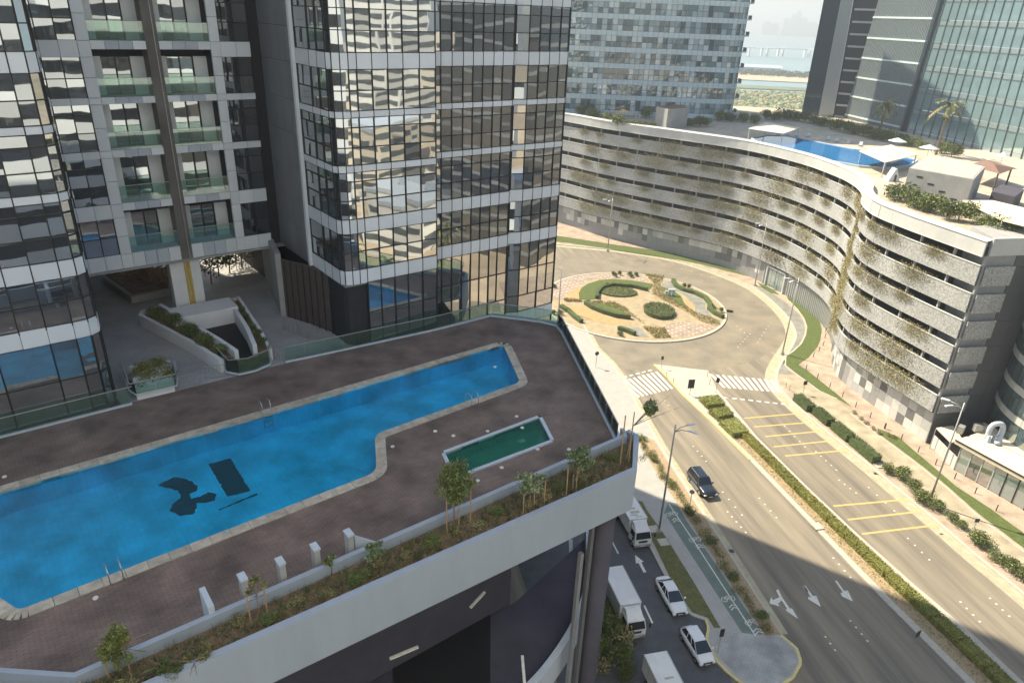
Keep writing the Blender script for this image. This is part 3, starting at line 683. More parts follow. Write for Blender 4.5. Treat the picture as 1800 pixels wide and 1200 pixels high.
# ---- linking wing with balconies
br = empty('balcony_wing', ORG, ROT)
tag(br, 'pale panelled wing with stacked glass balconies bridging the two glass towers', 'building')
TB = 14.2
MB().box(-16.7, -15.5, TB + .1, 26, 33.1, TOP).box(-15.5, -12.4, TB + .25, 26, 33.15, TOP).box(-12.4, -4.5, TB + 1.75, 26, 33.15, TOP).box(-4.5, .0, TB + .25, 26, 33.15, TOP).build('core', M['core_dark'], br)
MB().box(-16.7, .1, TB - .3, 26.3, 32.95, 33.1).build('soffit', M['concrete'], br)
LV = [(33.1, 34.2), (37.0, 38.05), (41.4, 41.9), (45.1, 45.55), (48.2, 49.25), (52.6, 53.2), (56.0, 57.0)]
mull = MB(); mull_b = MB()
for k, (z0, z1) in enumerate(LV):
    zn = LV[k + 1][0] if k + 1 < len(LV) else 59.0
    # spandrel panels: window bays and column strips
    for a, b in ((-16.6, -15.43), (-15.43, -14.29), (-14.29, -13.17), (-3.8, -2.65), (-2.65, -1.55)):
        piece('panel', M['panel'], br, ((a + b) / 2, TB + .05, (z0 + z1) / 2), (b - a - .03, .2, z1 - z0))
    for a, b in ((-13.17, -12.4), (-4.5, -3.8)):
        hs = [z0, z1, (z1 + zn) / 2, zn]
        for h0, h1 in zip(hs, hs[1:]): piece('panel', M['panel'], br, ((a + b) / 2, TB + .04, (h0 + h1) / 2), (b - a - .02, .24, h1 - h0 - .03))
    # balcony slabs with separate edge panels
    zs0 = max(z0, z1 - .55) if k else z0
    for a, b in ((-12.4, -8.9), (-8.05, -4.5)):
        MB().box(a + .02, b - .02, TB + .12, TB + 1.75, zs0 + .1, z1).build('balcony_slab', M['white_wall'], br)
        n = 4
        for q in range(n): piece('panel', M['white_wall'] if q % 3 else M['panel'], br, (a + (b - a) * (q + .5) / n, TB + .02, (zs0 + z1) / 2), ((b - a) / n - .03, .16, z1 - zs0))
        if k < len(LV) - 1:
            for q in range(2): piece('balustrade_pane', M['glass_bal'], br, (a + (b - a) * (q + .5) / 2, TB + .06, z1 + .62), ((b - a) / 2 - .03, .03, 1.24))
            MB().bar((a, TB + .06, z1 + 1.26), (b, TB + .06, z1 + 1.26), .05, .04).build('handrail', M['galv'], br)
            # sliding door and return wall at the back of the balcony
            h = zn - .05 - z1
            for d0, d1 in ((a + .7, a + 1.58), (a + 1.62, a + 2.5)): piece('door_pane', M['glass_t'], br, ((d0 + d1) / 2, TB + 1.66, z1 + h / 2), (d1 - d0, .08, h - .1), (0, 0, random.gauss(0, .006)))
            MB().box(a + 1.56, a + 1.64, TB + 1.5, TB + 1.62, z1, z1 + h).box(a + 2.5, a + 2.58, TB + 1.5, TB + 1.62, z1, z1 + h).build('door_frame', M['mullion'], br)
            MB().box(a, a + .7, TB + 1.6, TB + 1.74, z1, z1 + h).build('back_wall', M['panel'], br)
            MB().box(a + 2.58, b, TB + 1.45, TB + 1.73, z1, z1 + h).build('back_wall', M['panel'], br)
    # window bays
    if k < len(LV) - 1:
        hm = (z1 + zn) / 2 - .05
        spl = [z1, hm, zn] if zn - z1 < 3.0 else [z1, z1 + (zn - z1) * .4, zn - .68, zn]
        for (a, b), mt in (((-16.6, -15.43), 'glass_t'), ((-15.43, -14.29), 'glass_t'), ((-14.29, -13.17), 'glass_t'), ((-3.8, -2.65), 'glass_dark'), ((-2.65, -1.55), 'glass_dark')):
            for h0, h1 in zip(spl, spl[1:]):
                mm = M['blind'] if (k == 0 and h0 == z1 and a < -10) else M[mt]
                piece('pane', mm, br, ((a + b) / 2, TB + .12, (h0 + h1) / 2), (b - a - .05, .06, h1 - h0 - .05), (random.gauss(0, .004), 0, random.gauss(0, .005)))
                (mull if a < -10 else mull_b).bar((a, TB + .09, h0), (b, TB + .09, h0), .1, .06)
    for a in (-16.6, -15.43, -14.29, -13.19, -3.78, -2.65, -1.57): (mull if a < -10 else mull_b).bar((a, TB + .09, z1), (a, TB + .09, zn), .07, .1, 0, up=Vector((0, 1, 0)))
mull.build('mullions', M['mullion'], br); mull_b.build('mullions', M['mullion'], br)
# narrow brick-like strip between the balconies, carried down as a gold pipe along the white column
M['strip'] = brick_mat('strip', (0.30, 0.275, 0.25), (0.26, 0.235, 0.215), (0.14, 0.13, 0.12), 0.3, 0.3, 0.03, -ROT)
MB().box(-8.9, -8.05, TB - .1, TB + 1.75, 33.0, TOP).build('shaft_strip', M['strip'], br)
MB().bar((-8.3, TB - .12, 33.0), (-8.3, TB - .12, 57), .04, .06, 0, up=Vector((0, 1, 0))).build('shaft_pipe', M['galv'], br)
MB().box(-9.9, -7.6, TB + .1, TB + 1.2, 28.0, 33.0).build('column', M['white_paint'], br)
MB().box(-8.82, -8.62, TB - .02, TB + .16, 28.0, 33.0).box(-8.56, -8.38, TB - .02, TB + .16, 28.0, 33.0).build('gold_pipe', M['gold'], br)
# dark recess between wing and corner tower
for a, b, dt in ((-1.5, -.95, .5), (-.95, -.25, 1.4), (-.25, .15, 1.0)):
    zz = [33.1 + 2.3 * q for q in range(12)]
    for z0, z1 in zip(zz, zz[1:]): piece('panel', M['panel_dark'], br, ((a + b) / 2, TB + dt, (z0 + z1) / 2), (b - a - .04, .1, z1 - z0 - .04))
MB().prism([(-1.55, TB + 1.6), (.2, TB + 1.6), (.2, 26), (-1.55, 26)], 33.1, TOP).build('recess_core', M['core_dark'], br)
upper = MB().box(-16.7, -12.4, TB, TB + .3, 59, TOP).box(-4.5, -1.5, TB, TB + .3, 59, TOP)
z = 59.0
while z < TOP - 4:
    upper.box(-12.4, -4.5, TB, TB + 1.8, z, z + .7); z += 3.65
upper.build('upper_storeys', M['panel'], br)
MB().box(-16.7, -.5, TB - .1, 26.4, TOP, TOP + .6).build('roof', M['concrete'], br)

# ---- the tower the view is taken from, behind the camera (seen only in the glass opposite)
own = empty('facing_tower', ORG, ROT)
tag(own, 'pale banded tower behind the viewpoint, mirrored in the glass facades opposite', 'tower')
fb = MB(); fp = [(-52, -50.4), (-27, -50.4), (-26, -48.8), (-10, -48.8), (-9, -50.4), (14, -50.4)]
z = 0.0
FP = [Vector((a, b, 0)) for a, b in fp]
while z < 92:
    for h, m in ((1.9, 0), (1.75, 1)):
        fb.strip([Vector((p.x, p.y, z)) for p in FP], [Vector((p.x, p.y, z + h)) for p in FP], m); z += h
fb.build('facade', [M['panel'], M['glass_dark']], own)
MB().prism(fp + [(14, -72), (-52, -72)], 92, 92.6).prism([(14, -50.6), (14, -72), (-52, -72), (-52, -50.6), (-51.8, -50.7), (-51.8, -71.8), (13.8, -71.8), (13.8, -50.7)], 0, 92).build('roof_and_sides', M['panel'], own)
# ================================================================== PODIUM, POOL DECK
ZD = 28.0
pod = empty('podium', ORG, ROT)
tag(pod, 'white walled podium carrying the brown paved pool deck above the side road', 'podium')
# pool outlines (deck frame)
def rounded(poly, r, n=4):
    out = []; m = len(poly)
    for i in range(m):
        a = Vector((*poly[i - 1], 0)); b = Vector((*poly[i], 0)); c = Vector((*poly[(i + 1) % m], 0)); rr = r[i] if isinstance(r, (list, tuple)) else r
        if rr <= 0: out.append((b.x, b.y)); continue
        p = b + (a - b).normalized() * rr; q = b + (c - b).normalized() * rr
        for k in range(n + 1):
            t = k / n; w = p * (1 - t) ** 2 + b * 2 * t * (1 - t) + q * t * t; out.append((w.x, w.y))
    return out
POOL = rounded([(-34.0, -4.4), (9.75, -4.3), (7.0, -10.0), (-4.75, -10.35), (-6.5, -13.95), (-23.7, -14.25), (-25.6, -10.0), (-34.0, -10.0)], [0, .5, .5, .7, .7, .3, 0, 0])
def grow(poly, d):
    P = [Vector((a, b, 0)) for a, b in poly]; m = len(P); out = []
    ar = sum(P[i].x * P[(i + 1) % m].y - P[(i + 1) % m].x * P[i].y for i in range(m)); sg = 1 if ar > 0 else -1
    for i in range(m):
        a, b, c = P[i - 1], P[i], P[(i + 1) % m]
        n1 = (b - a).normalized(); n2 = (c - b).normalized()
        v = Vector((n1.y, -n1.x, 0)) + Vector((n2.y, -n2.x, 0)); v = v.normalized() * (sg * d / max(.5, math.cos(n1.angle(n2) / 2))) if v.length > 1e-5 else Vector()
        out.append(((b + v).x, (b + v).y))
    return out
SMALL = [(-2.28, -14.55), (5.0, -14.57), (3.88, -17.05), (-3.0, -16.85)]
POOL_O = grow(POOL, .62); SMALL_O = grow(SMALL, .22)
DECK = [(-45, 1.95), (-2.5, 1.95), (6.6, 1.3), (12.3, 1.25), (14.2, -.9), (16.1, -3.2), (16.0, -4.2), (6.95, -20.2), (-22.2, -20.25), (-24.6, -18.4), (-45, -18.4)]
MB().sheet_holes(DECK, [POOL_O, SMALL_O], ZD).build('deck_paving', M['deck'], pod)
PLAZA = [(-16.6, 1.95), (-2.5, 1.95), (1.2, 1.7), (.9, 12), (2.5, 48), (-40, 48), (-16.6, 16)]
MB().sheet(PLAZA, ZD - .004).build('plaza_paving', M['plaza'], pod)
# slab edge, perimeter and the body of the podium under the deck
sl = MB(); pts = [Vector((a, b, 0)) for a, b in DECK[3:8]]
sl.wall(offset_path(pts, -.15), 25.8, ZD + .12, .3); sl.build('edge_beam', M['white_wall'], pod)
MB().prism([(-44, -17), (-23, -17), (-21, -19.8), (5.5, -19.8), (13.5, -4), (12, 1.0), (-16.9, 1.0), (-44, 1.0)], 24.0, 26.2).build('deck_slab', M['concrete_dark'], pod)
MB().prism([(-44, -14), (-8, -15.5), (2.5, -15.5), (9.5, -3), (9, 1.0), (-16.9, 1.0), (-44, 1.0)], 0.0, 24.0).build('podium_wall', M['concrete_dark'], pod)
# inner planter wall with its white coping, outer planter beam
iw = [Vector((-45, -18.5, 0)), Vector((-24.5, -18.5, 0)), Vector((-22.3, -20.35, 0)), Vector((7.0, -20.35, 0)), Vector((7.35, -19.7, 0))]
w1 = MB(); w1.wall(iw, ZD - .3, 29.1, .26); w1.build('inner_wall', M['podium_paint'], pod)
ow = [Vector((-45, -21.2, 0)), Vector((-26, -21.2, 0)), Vector((-22.5, -22.1, 0)), Vector((5.0, -23.0, 0)), Vector((7.7, -20.6, 0)), Vector((7.6, -19.9, 0))]
w2 = MB(); w2.wall(ow, 26.2, 28.95, .34); w2.build('planter_beam', M['podium_paint'], pod)
MB().prism([(-45, -18.6), (-24.5, -18.6), (-22.3, -20.45), (6.9, -20.45), (7.5, -20.5), (4.9, -22.9), (-22.4, -22.0), (-26, -21.1), (-45, -21.1)], 27.0, 28.55).build('planter_soil', M['soil'], pod)
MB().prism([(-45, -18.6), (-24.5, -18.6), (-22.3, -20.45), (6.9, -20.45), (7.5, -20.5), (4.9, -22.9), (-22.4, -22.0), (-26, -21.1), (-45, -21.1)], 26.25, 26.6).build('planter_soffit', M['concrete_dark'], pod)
# low dark slots between the posts along the inner wall
for s0 in (-17.3, -15.45, -13.8, -12.2):
    MB().box(s0, s0 + 1.25, -20.2, -20.02, ZD + .35, ZD + .8).build('wall_slot', M['black'], pod)

# ramp storey under the planter: floor coloured for deep shade, curved white parapet, corner column, tube lights
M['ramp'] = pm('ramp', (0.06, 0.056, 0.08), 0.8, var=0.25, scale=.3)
MB().prism([ST(690, 1010, 14), ST(862, 960, 14), ST(862, 1230, 14), ST(690, 1230, 14)], 14.0, 14.02).build('ramp_dark_patch', M['black'], pod)  # black sheet paints the darkness of a void in the ramp floor
inv = Matrix.Translation(ORG) @ Matrix.Rotation(ROT, 4, 'Z'); inv.invert()
arc = [inv @ p for p in catmull([G(u, v, 15) for u, v in ((1034, 925), (1036, 985), (1030, 1040), (1010, 1095), (980, 1145), (940, 1195), (880, 1250))], 6)]
arc = [Vector((p.x, p.y, 0)) for p in arc]
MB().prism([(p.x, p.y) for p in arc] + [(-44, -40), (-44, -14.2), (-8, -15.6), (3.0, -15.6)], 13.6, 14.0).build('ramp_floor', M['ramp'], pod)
w3 = MB(); w3.wall(arc, 13.0, 15.1, .45); w3.build('ramp_parapet', M['white_wall'], pod)
w4 = MB(); w4.wall(offset_path(arc, 1.3), 11.0, 13.6, .3); w4.build('ramp_parapet', M['white_wall'], pod)
cb = inv @ G(1040, 1060, 10.0)
MB().tube([(4.25, -21.9, 0), (4.25, -21.9, 26.3)], .62, 20).build('corner_column', M['concrete_dark'], pod, True)
MB().box(2.9, 3.15, -22.2, -21.95, 0, 26.3).build('downpipe', M['panel_dark'], pod)
MB().box(2.3, 2.55, -22.1, -21.85, 10, 23.4).build('downpipe', M['panel_mid'], pod)
for k, (a, b, z) in enumerate((((685, 1157), (735, 1136), 20.0), ((827, 1067), (852, 1040), 20.0), ((918, 1152), (925, 1235), 19.0))):
    A, B = G(*a, z), G(*b, z)
    o = MB().bar(A, B, .16, .1).build('tube_light', M['paint_white']); tag(o, ['unlit tube light hanging in the dark opening, lower of the slanted pair', 'unlit tube light hanging in the dark opening, upper of the slanted pair', 'upright pale bar beside the curved ramp parapet'][k], 'light fitting' if k < 2 else 'post')

# ------------------------------------------------------------------ swimming pools
pool = empty('swimming_pool', ORG, ROT); tag(pool, 'large blue stepped swimming pool with dark letter emblem on its floor', 'swimming pool')
def basin(root, outline, z0, z1, mat):
    P = [Vector((a, b, 0)) for a, b in outline]; P.append(P[0]); mb = MB()
    mb.strip([Vector((p.x, p.y, z1)) for p in P], [Vector((p.x, p.y, z0)) for p in P]); mb.sheet(outline, z0)
    mb.build('basin', mat, root)
basin(pool, POOL, 26.6, ZD + .02, M['pool_tile'])
MB().sheet(POOL, ZD - .12).build('water', M['water'], pool)
def coping(root, outline, width, step, name='coping_stone', z=.05, th=.22, mat='stone'):
    """separate stones laid round a pool edge"""
    P = [Vector((a, b, 0)) for a, b in outline]; P.append(P[0]); n = 0
    for a, b in zip(P, P[1:]):
        d = b - a; l = d.length
        if l < .02: continue
        k = max(1, round(l / step)); dd = d.normalized(); nn = Vector((dd.y, -dd.x, 0))
        ar = sum(P[i].x * P[i + 1].y - P[i + 1].x * P[i].y for i in range(len(P) - 1))
        if ar < 0: nn = -nn
        for q in range(k):
            c = a + d * ((q + .5) / k) + nn * (width / 2)
            ex = .1 if k == 1 and l < .6 else 0
            piece(name, M[mat], root, (c.x, c.y, ZD + z - th / 2 + random.uniform(-.006, .006)), (l / k - .02 + ex, width, th), (0, 0, math.atan2(dd.y, dd.x)))
coping(pool, POOL, .62, .95)
def floor_poly(seq, z): return [inv @ G(u, v, z) for u, v in seq]
ze = 26.615
em = MB()
def wavy(seq):
    P = floor_poly(seq, ze); out = []
    for a, b in zip(P, P[1:] + P[:1]):
        m_ = max(1, int((b - a).length / .16))
        for q in range(m_):
            p = a.lerp(b, q / m_); out.append(Vector((p.x + random.gauss(0, .022), p.y + random.gauss(0, .022), ze)))
    return out
em.sheet(wavy([(366, 815), (405, 805), (441, 863), (400, 872)]), ze)
em.sheet(wavy([(276, 852), (306, 838), (330, 842), (347, 853), (346, 862), (332, 868), (336, 876), (352, 872), (366, 864), (381, 868), (378, 879), (362, 883), (346, 884), (346, 892), (340, 903), (316, 906), (298, 897), (304, 884), (318, 874), (312, 862), (296, 858)]), ze)
em.sheet(wavy([(384, 895), (384, 897), (453, 869), (452, 866)]), ze)
em.build('letter_emblem', M['emblem'], pool)
MB().prism([(-23.7, -14.2), (-6.6, -13.9), (-6.75, -13.5), (-23.6, -13.8)], 26.6, 27.5).build('step', M['pool_tile'], pool)
sp = empty('plunge_pool', ORG, ROT); tag(sp, 'small green rectangular plunge pool with pale rim on the deck', 'swimming pool')
basin(sp, SMALL, 27.2, ZD + .02, M['pool_tile_green']); MB().sheet(SMALL, ZD - .1).build('water', M['water_green'], sp)
coping(sp, SMALL, .22, 1.2, 'rim_stone', .1, .3, 'white_wall')
for a, b in ((-1.2, -16.2), (2.9, -15.3)): MB().box(a, a + .5, b, b + .35, 27.2, 27.24).build('floor_drain', M['paint_white'], sp)
# ladders
def ladder(s, t, rz, label):
    r = empty('pool_ladder', L(s, t, ZD + .03), ROT + rz); tag(r, label, 'pool ladder', 'steel pool ladders')
    for x in (-.27, .27):
        MB().tube([(x, .75, 0), (x, .75, .65), (x, .62, .82), (x, .35, .86), (x, .12, .8), (x, 0, .55), (x, -.02, -1.0)], .025, 6).build('rail', M['steel'], r, True)
    for z in (-.25, -.55, -.85): MB().box(-.27, .27, -.06, .04, z, z + .03).build('rung', M['steel'], r)
ladder(-20.0, -14.15, math.pi, 'bent steel pool ladder at the edge nearest the planter tree')
ladder(2.4, -10.2, math.pi, 'bent steel pool ladder near the narrow far end')
ladder(-9.3, -4.35, 0, 'bent steel pool ladder on the tower side of the pool')
# posts along the planter wall
for k, s in enumerate((-10.9, -12.55, -14.15, -15.8)):
    r = empty('deck_post', L(s, -19.75, ZD), ROT); tag(r, ORD[k] + ' pale square post from the blue screen along the planter wall', 'post', 'posts along the planter wall')
    MB().box(-.13, .13, -.24, .24, 0, 1.78).build('shaft', M['concrete'], r); MB().box(-.16, .16, -.27, .27, 1.78, 1.88).build('cap', M['white_wall'], r)
r = empty('stub_wall', L(-17.3, -19.6, ZD), ROT); tag(r, 'slanting white stub wall ending the row of square posts', 'wall')
MB().prism([(-.12, -.7), (.12, -.7), (.12, .6), (-.12, .6)], 0, 1.5).build('wall', M['white_wall'], r)
r = empty('shower_screen', L(-10.1, -19.7, ZD), ROT); tag(r, 'small white wall with a blue tiled face beside the posts', 'screen wall')
MB().hexa([(-.55, -.1, 0), (.75, -.55, 0), (.75, -.4, 0), (-.55, .05, 0), (-.55, -.1, 1.55), (.6, -.55, .8), (.6, -.4, .8), (-.55, .05, 1.55)]).build('wall', M['white_wall'], r)
MB().hexa([(-.5, .052, .1), (.7, -.397, .1), (.7, -.39, .1), (-.5, .06, .1), (-.5, .052, 1.4), (.55, -.397, .7), (.55, -.39, .7), (-.5, .06, 1.4)]).build('tile_face', M['pool_tile'], r)
# skimmer lids, spotlights on the deck
FIT = ['at the left picture edge above the pool', 'left of the ladder nearest the planter tree', 'below the pool between the emblem and the posts', 'just right of the pool step', 'between pool step and plunge pool', 'above the upper left rim of the plunge pool', 'above the upper right rim of the plunge pool', 'below the plunge pool behind the leafy tree', 'below and left of the plunge pool', 'close to the upper plunge pool rim', 'left of the plunge pool corner', 'right of the plunge pool near the planter wall', 'at the lower rim of the plunge pool', 'above the narrow end of the blue pool']
for k, (u, v) in enumerate(((8, 838), (168, 1051), (745, 998 - 5), (690, 785), (797, 766), (857, 758), (908, 732), (882, 822), (840, 845), (918, 752), (765, 758), (1000, 790), (945, 790), (870, 645))):
    q = G(u, v, ZD); o = MB().tube([q + Vector((0, 0, 0)), q + Vector((0, 0, .05))], .12, 8).build('floor_fitting', M['paint_white'])
    tag(o, 'small round white fitting in the deck ' + FIT[k], 'deck fitting', 'round fittings in the deck')

# ------------------------------------------------------------------ glass railings
def glass_rail(name, pts, label, z0, h, step=1.5, curb=.12):
    r = empty(name, ORG, ROT); tag(r, label, 'railing')
    P = resample([Vector((*p, 0)) for p in pts], step)
    for a, b in zip(P, P[1:]):
        d = b - a; c = (a + b) / 2
        piece('glass_panel', M['glass_rail'], r, (c.x, c.y, z0 + curb + h / 2), (d.length - .03, .03, h), (0, 0, math.atan2(d.y, d.x)))
    cu = MB(); cu.wall(P, z0, z0 + curb, .22); cu.build('curb', M['white_wall'], r)
    for a, b in zip([Vector((*p, 0)) for p in pts], [Vector((*p, 0)) for p in pts][1:]):
        MB().bar((a.x, a.y, z0 + curb + h + .02), (b.x, b.y, z0 + curb + h + .02), .06, .05).build('handrail', M['galv'], r)
    return r
glass_rail('glass_railing', [(-34, 1.75), (-15.8, 1.75)], 'glass railing on white curb in front of the rounded tower', ZD, 1.1)
glass_rail('glass_railing', [(-15.6, 6.4), (-15.9, 1.9), (-13.1, 1.75), (-12.4, 5.6)], 'glass railing wrapped round the small square planter', ZD + .5, .8, 1.2, .05)
glass_rail('glass_railing', [(-9.7, 5.0), (-9.6, 2.0), (-8.4, 1.55), (-6.5, 2.2), (-6.2, 3.6)], 'glass railing at the front of the stair well planter', ZD + .1, 1.1, 1.2)
glass_rail('glass_railing', [(-5.6, 2.1), (-2.4, 1.8), (6.6, 1.1), (12.3, 1.05)], 'glass railing along the foot of the corner tower', ZD, 1.1)
glass_rail('glass_railing', [(12.4, 1.0), (14.2, -1.1), (15.9, -3.3), (15.8, -4.2), (7.3, -19.4)], 'slanting glass railing on the deck edge above the avenue', ZD, 1.1)
# gates in the rail
for k, (s0, t0, s1, t1) in enumerate(((-13.2, 1.9, -11.4, 2.1), (-6.2, 3.2, -5.7, 2.4), (-11.2, 2.6, -9.9, 2.2))):
    r = empty('steel_gate', ORG, ROT); tag(r, ['low steel gate beside the small square planter', 'low steel gate at the right of the stair well', 'low steel gate with scroll bars left of the stair well'][k], 'gate')
    a = Vector((s0, t0, 0)); b = Vector((s1, t1, 0))
    for z in (ZD + .1, ZD + 1.0): MB().bar((a.x, a.y, z), (b.x, b.y, z), .04, .04).build('rail', M['galv'], r)
    for q in range(7):
        p = a.lerp(b, q / 6); MB().bar((p.x, p.y, ZD), (p.x, p.y, ZD + 1.0), .03, .03, 0, up=Vector((0, 1, 0))).build('bar', M['galv'], r)

# ------------------------------------------------------------------ stair well and planters on the plaza
sw = empty('stair_well', ORG, ROT); tag(sw, 'white walled stair well with planted sides in front of the white column', 'stair well')
o_l = [Vector((-12.2, 15.4, 0)), Vector((-12.6, 14.6, 0)), Vector((-10.5, 6.6, 0)), Vector((-9.8, 3.0, 0))]
MBx = MB(); MBx.wall(o_l, ZD, 29.0, .3); MBx.build('planter_wall', M['white_paint'], sw)
il = [Vector((-10.9, 15.4, 0)), Vector((-9.0, 6.0, 0)), Vector((-8.6, 3.4, 0))]
MBx = MB(); MBx.wall(il, ZD, 29.25, .3); MBx.build('planter_wall', M['white_paint'], sw)
ir = [Vector((-5.9, 13.8, 0)), Vector((-6.6, 7.0, 0)), Vector((-7.2, 3.6, 0))]
MBx = MB(); MBx.wall(ir, ZD, 29.25, .3); MBx.build('planter_wall', M['white_paint'], sw)
orr = [Vector((-5.9, 14.2, 0)), Vector((-4.9, 14.4, 0)), Vector((-5.7, 7.0, 0)), Vector((-6.3, 3.0, 0))]
MBx = MB(); MBx.wall(orr, ZD, 29.0, .25); MBx.build('planter_wall', M['white_paint'], sw)
MB().box(-10.8, -5.9, 11.2, 13.6, ZD, 29.4).build('stair_roof', M['white_paint'], sw)
MB().prism([(-9.05, 11.2), (-6.2, 11.2), (-7.1, 3.9), (-8.5, 3.9)], ZD + .01, ZD + .03).build('stair_dark_patch', M['black'], sw)  # flat black sheet, the dark of the stair void put in as colour
MB().prism([(-12.2, 15.0), (-11.0, 15.0), (-9.1, 6.0), (-8.9, 3.6), (-9.7, 3.2), (-10.4, 6.6)], ZD, 28.75).build('planter_soil', M['soil'], sw)
MB().prism([(-5.8, 13.6), (-5.1, 14.0), (-5.8, 7.0), (-6.4, 3.2), (-7.0, 3.6), (-6.5, 7.0)], ZD, 28.75).build('planter_soil', M['soil'], sw)
MB().prism([(-9.4, 2.6), (-8.4, 1.9), (-6.7, 2.4), (-6.6, 3.2), (-8.5, 3.6), (-9.5, 3.3)], ZD, 28.4).build('planter_soil', M['lawn'], sw)
gp = empty('square_planter', ORG, ROT); tag(gp, 'small square planter of yellow green shrubs behind glass by the deck', 'planter')
MB().prism([(-15.6, 2.1), (-13.3, 1.95), (-12.6, 5.4), (-15.2, 6.0)], ZD, 28.75).build('box', M['white_paint'], gp)
fol = MB()
for _ in range(34): fol.leaves((random.uniform(-15.2, -13.1), random.uniform(2.4, 5.4), 28.95), (.45, .45, .3), 90, .07)
fol.build('foliage', [M['leaf_a'], M['leaf_c'], M['leaf_yellow']], gp)
# raised beds and dead branches left of the passage
bd = empty('raised_bed', (0, 0, 0)); tag(bd, 'raised grey walled bed of dry branches in the passage', 'planter')
bp_ = [G(u, v, ZD + .6) for u, v in ((165, 476), (230, 522), (300, 508), (300, 470), (240, 470))]
MB().prism(bp_, ZD, ZD + .6).build('wall', M['concrete'], bd)
MB().prism([p.lerp(bp_[2].lerp(bp_[4], .5), .12) for p in bp_], ZD + .6, ZD + .68).build('soil', M['soil'], bd)
tw = MB()
for _ in range(130):
    a = bp_[0].lerp(bp_[2], random.random()).lerp(bp_[3], random.random() * .6); a.z = ZD + .6
    b = a + Vector((random.gauss(0, 1.1), random.gauss(0, 1.1), random.uniform(.8, 2.6))); tw.tube([a, a.lerp(b, .5) + Vector((random.gauss(0, .15), random.gauss(0, .15), .1)), b], [.05, .035, .015], 4)
tw.build('branches', M['stake'], bd)
# shrubs seen against the light at the far end of the passage
for k, (u, v, h, w) in enumerate(((372, 498, 3.2, 1.6), (385, 485, 3.6, 1.2), (404, 480, 2.4, 1.2), (425, 470, 3.0, 1.8), (448, 468, 3.0, 1.6), (415, 455, 3.4, 2.0))):
    q = G(u, v, ZD); r = empty('passage_shrub', q); tag(r, ORD[k] + ' dark leafy shrub from the white column at the end of the passage', 'shrub', 'shrubs beyond the passage')
    MB().tube([(0, 0, 0), (.1, 0, h * .5), (0, .1, h * .8)], [.08, .05, .02], 5).build('trunk', M['bark'], r)
    MB().leaves((0, 0, h * .62), (w, w, h * .42), 320, .16, shell=.1).build('crown', [M['leaf_b'], M['leaf_a'], M['leaf_dry']], r)
q = G(452, 470, ZD); r = empty('steel_fence', q, R_(40)); tag(r, 'thin dark steel fence at the back of the passage', 'fence')
for k in range(14): MB().bar((k * .3 - 2, 0, 0), (k * .3 - 2, 0, 1.5), .04, .04, 0, up=Vector((0, 1, 0))).build('bar', M['dark_metal'], r)
for z in (.15, .8, 1.45): MB().bar((-2, 0, z), (2, 0, z), .04, .04).build('rail', M['dark_metal'], r)
q = L(-3.0, 6.2, ZD); r = empty('steel_fence', q, ROT + R_(110)); tag(r, 'pale upright bar fence in front of the brown lobby wall', 'fence')
for k in range(9): MB().bar((k * .45 - 2, 0, 0), (k * .45 - 2, 0, 1.3), .05, .05, 0, up=Vector((0, 1, 0))).build('bar', M['galv'], r)
MB().bar((-2, 0, 1.3), (1.6, 0, 1.3), .05, .05).build('rail', M['galv'], r)
# ================================================================== CURVED CAR PARK
cp = empty('car_park', (55, 120, 0)); tag(cp, 'long curved car park with perforated ribbon balconies and planted edges', 'car park')
cp.location = (0, 0, 0)
CP = catmull([Vector((x, y, 0)) for x, y in ((-3, 204), (5, 196.5), (13, 188.5), (20, 180.5), (28, 173.5), (38.5, 165.3), (49.3, 156), (56.4, 142.5), (58.9, 130.5), (58.9, 122.5), (57.3, 115.5), (54.4, 109), (53.1, 102.5), (54, 96.5), (55.7, 90.3), (57.8, 83.5))], 8)
END = Vector((math.sin(R_(78)), math.cos(R_(78)), 0)); CORNER = CP[-1].copy()
def dens(path, step): return resample(path, step)
LEVELS = [(5.2 + 3.65 * k, 7.7 + 3.65 * k) for k in range(6)]
M['perf'] = pm('perforated', (0.35, 0.355, 0.345), 0.7, var=0.55, scale=4.5, detail=10, orand=0.07, bump=0.6, bscale=14)
M['cp_white'] = pm('cp_white', (0.50, 0.51, 0.49), 0.55, var=0.07, scale=0.5, orand=0.05)
M['roofpave'] = brick_mat('roofpave', (0.48, 0.42, 0.33), (0.45, 0.39, 0.30), (0.36, 0.31, 0.24), 1.0, 1.0, 0.03, .3)
SEG = dens(CP, 2.75)
def path_pieces(path, z0, z1, th, off, mat, name, root, gap=.04):
    for a, b in zip(path, path[1:]):
        d = b - a; n = Vector((d.y, -d.x, 0)).normalized(); c = (a + b) / 2 + n * off
        piece(name, mat, root, (c.x, c.y, (z0 + z1) / 2), (d.length - gap + (.06 if off > 0 else 0), th, z1 - z0), (0, 0, math.atan2(d.y, d.x)))
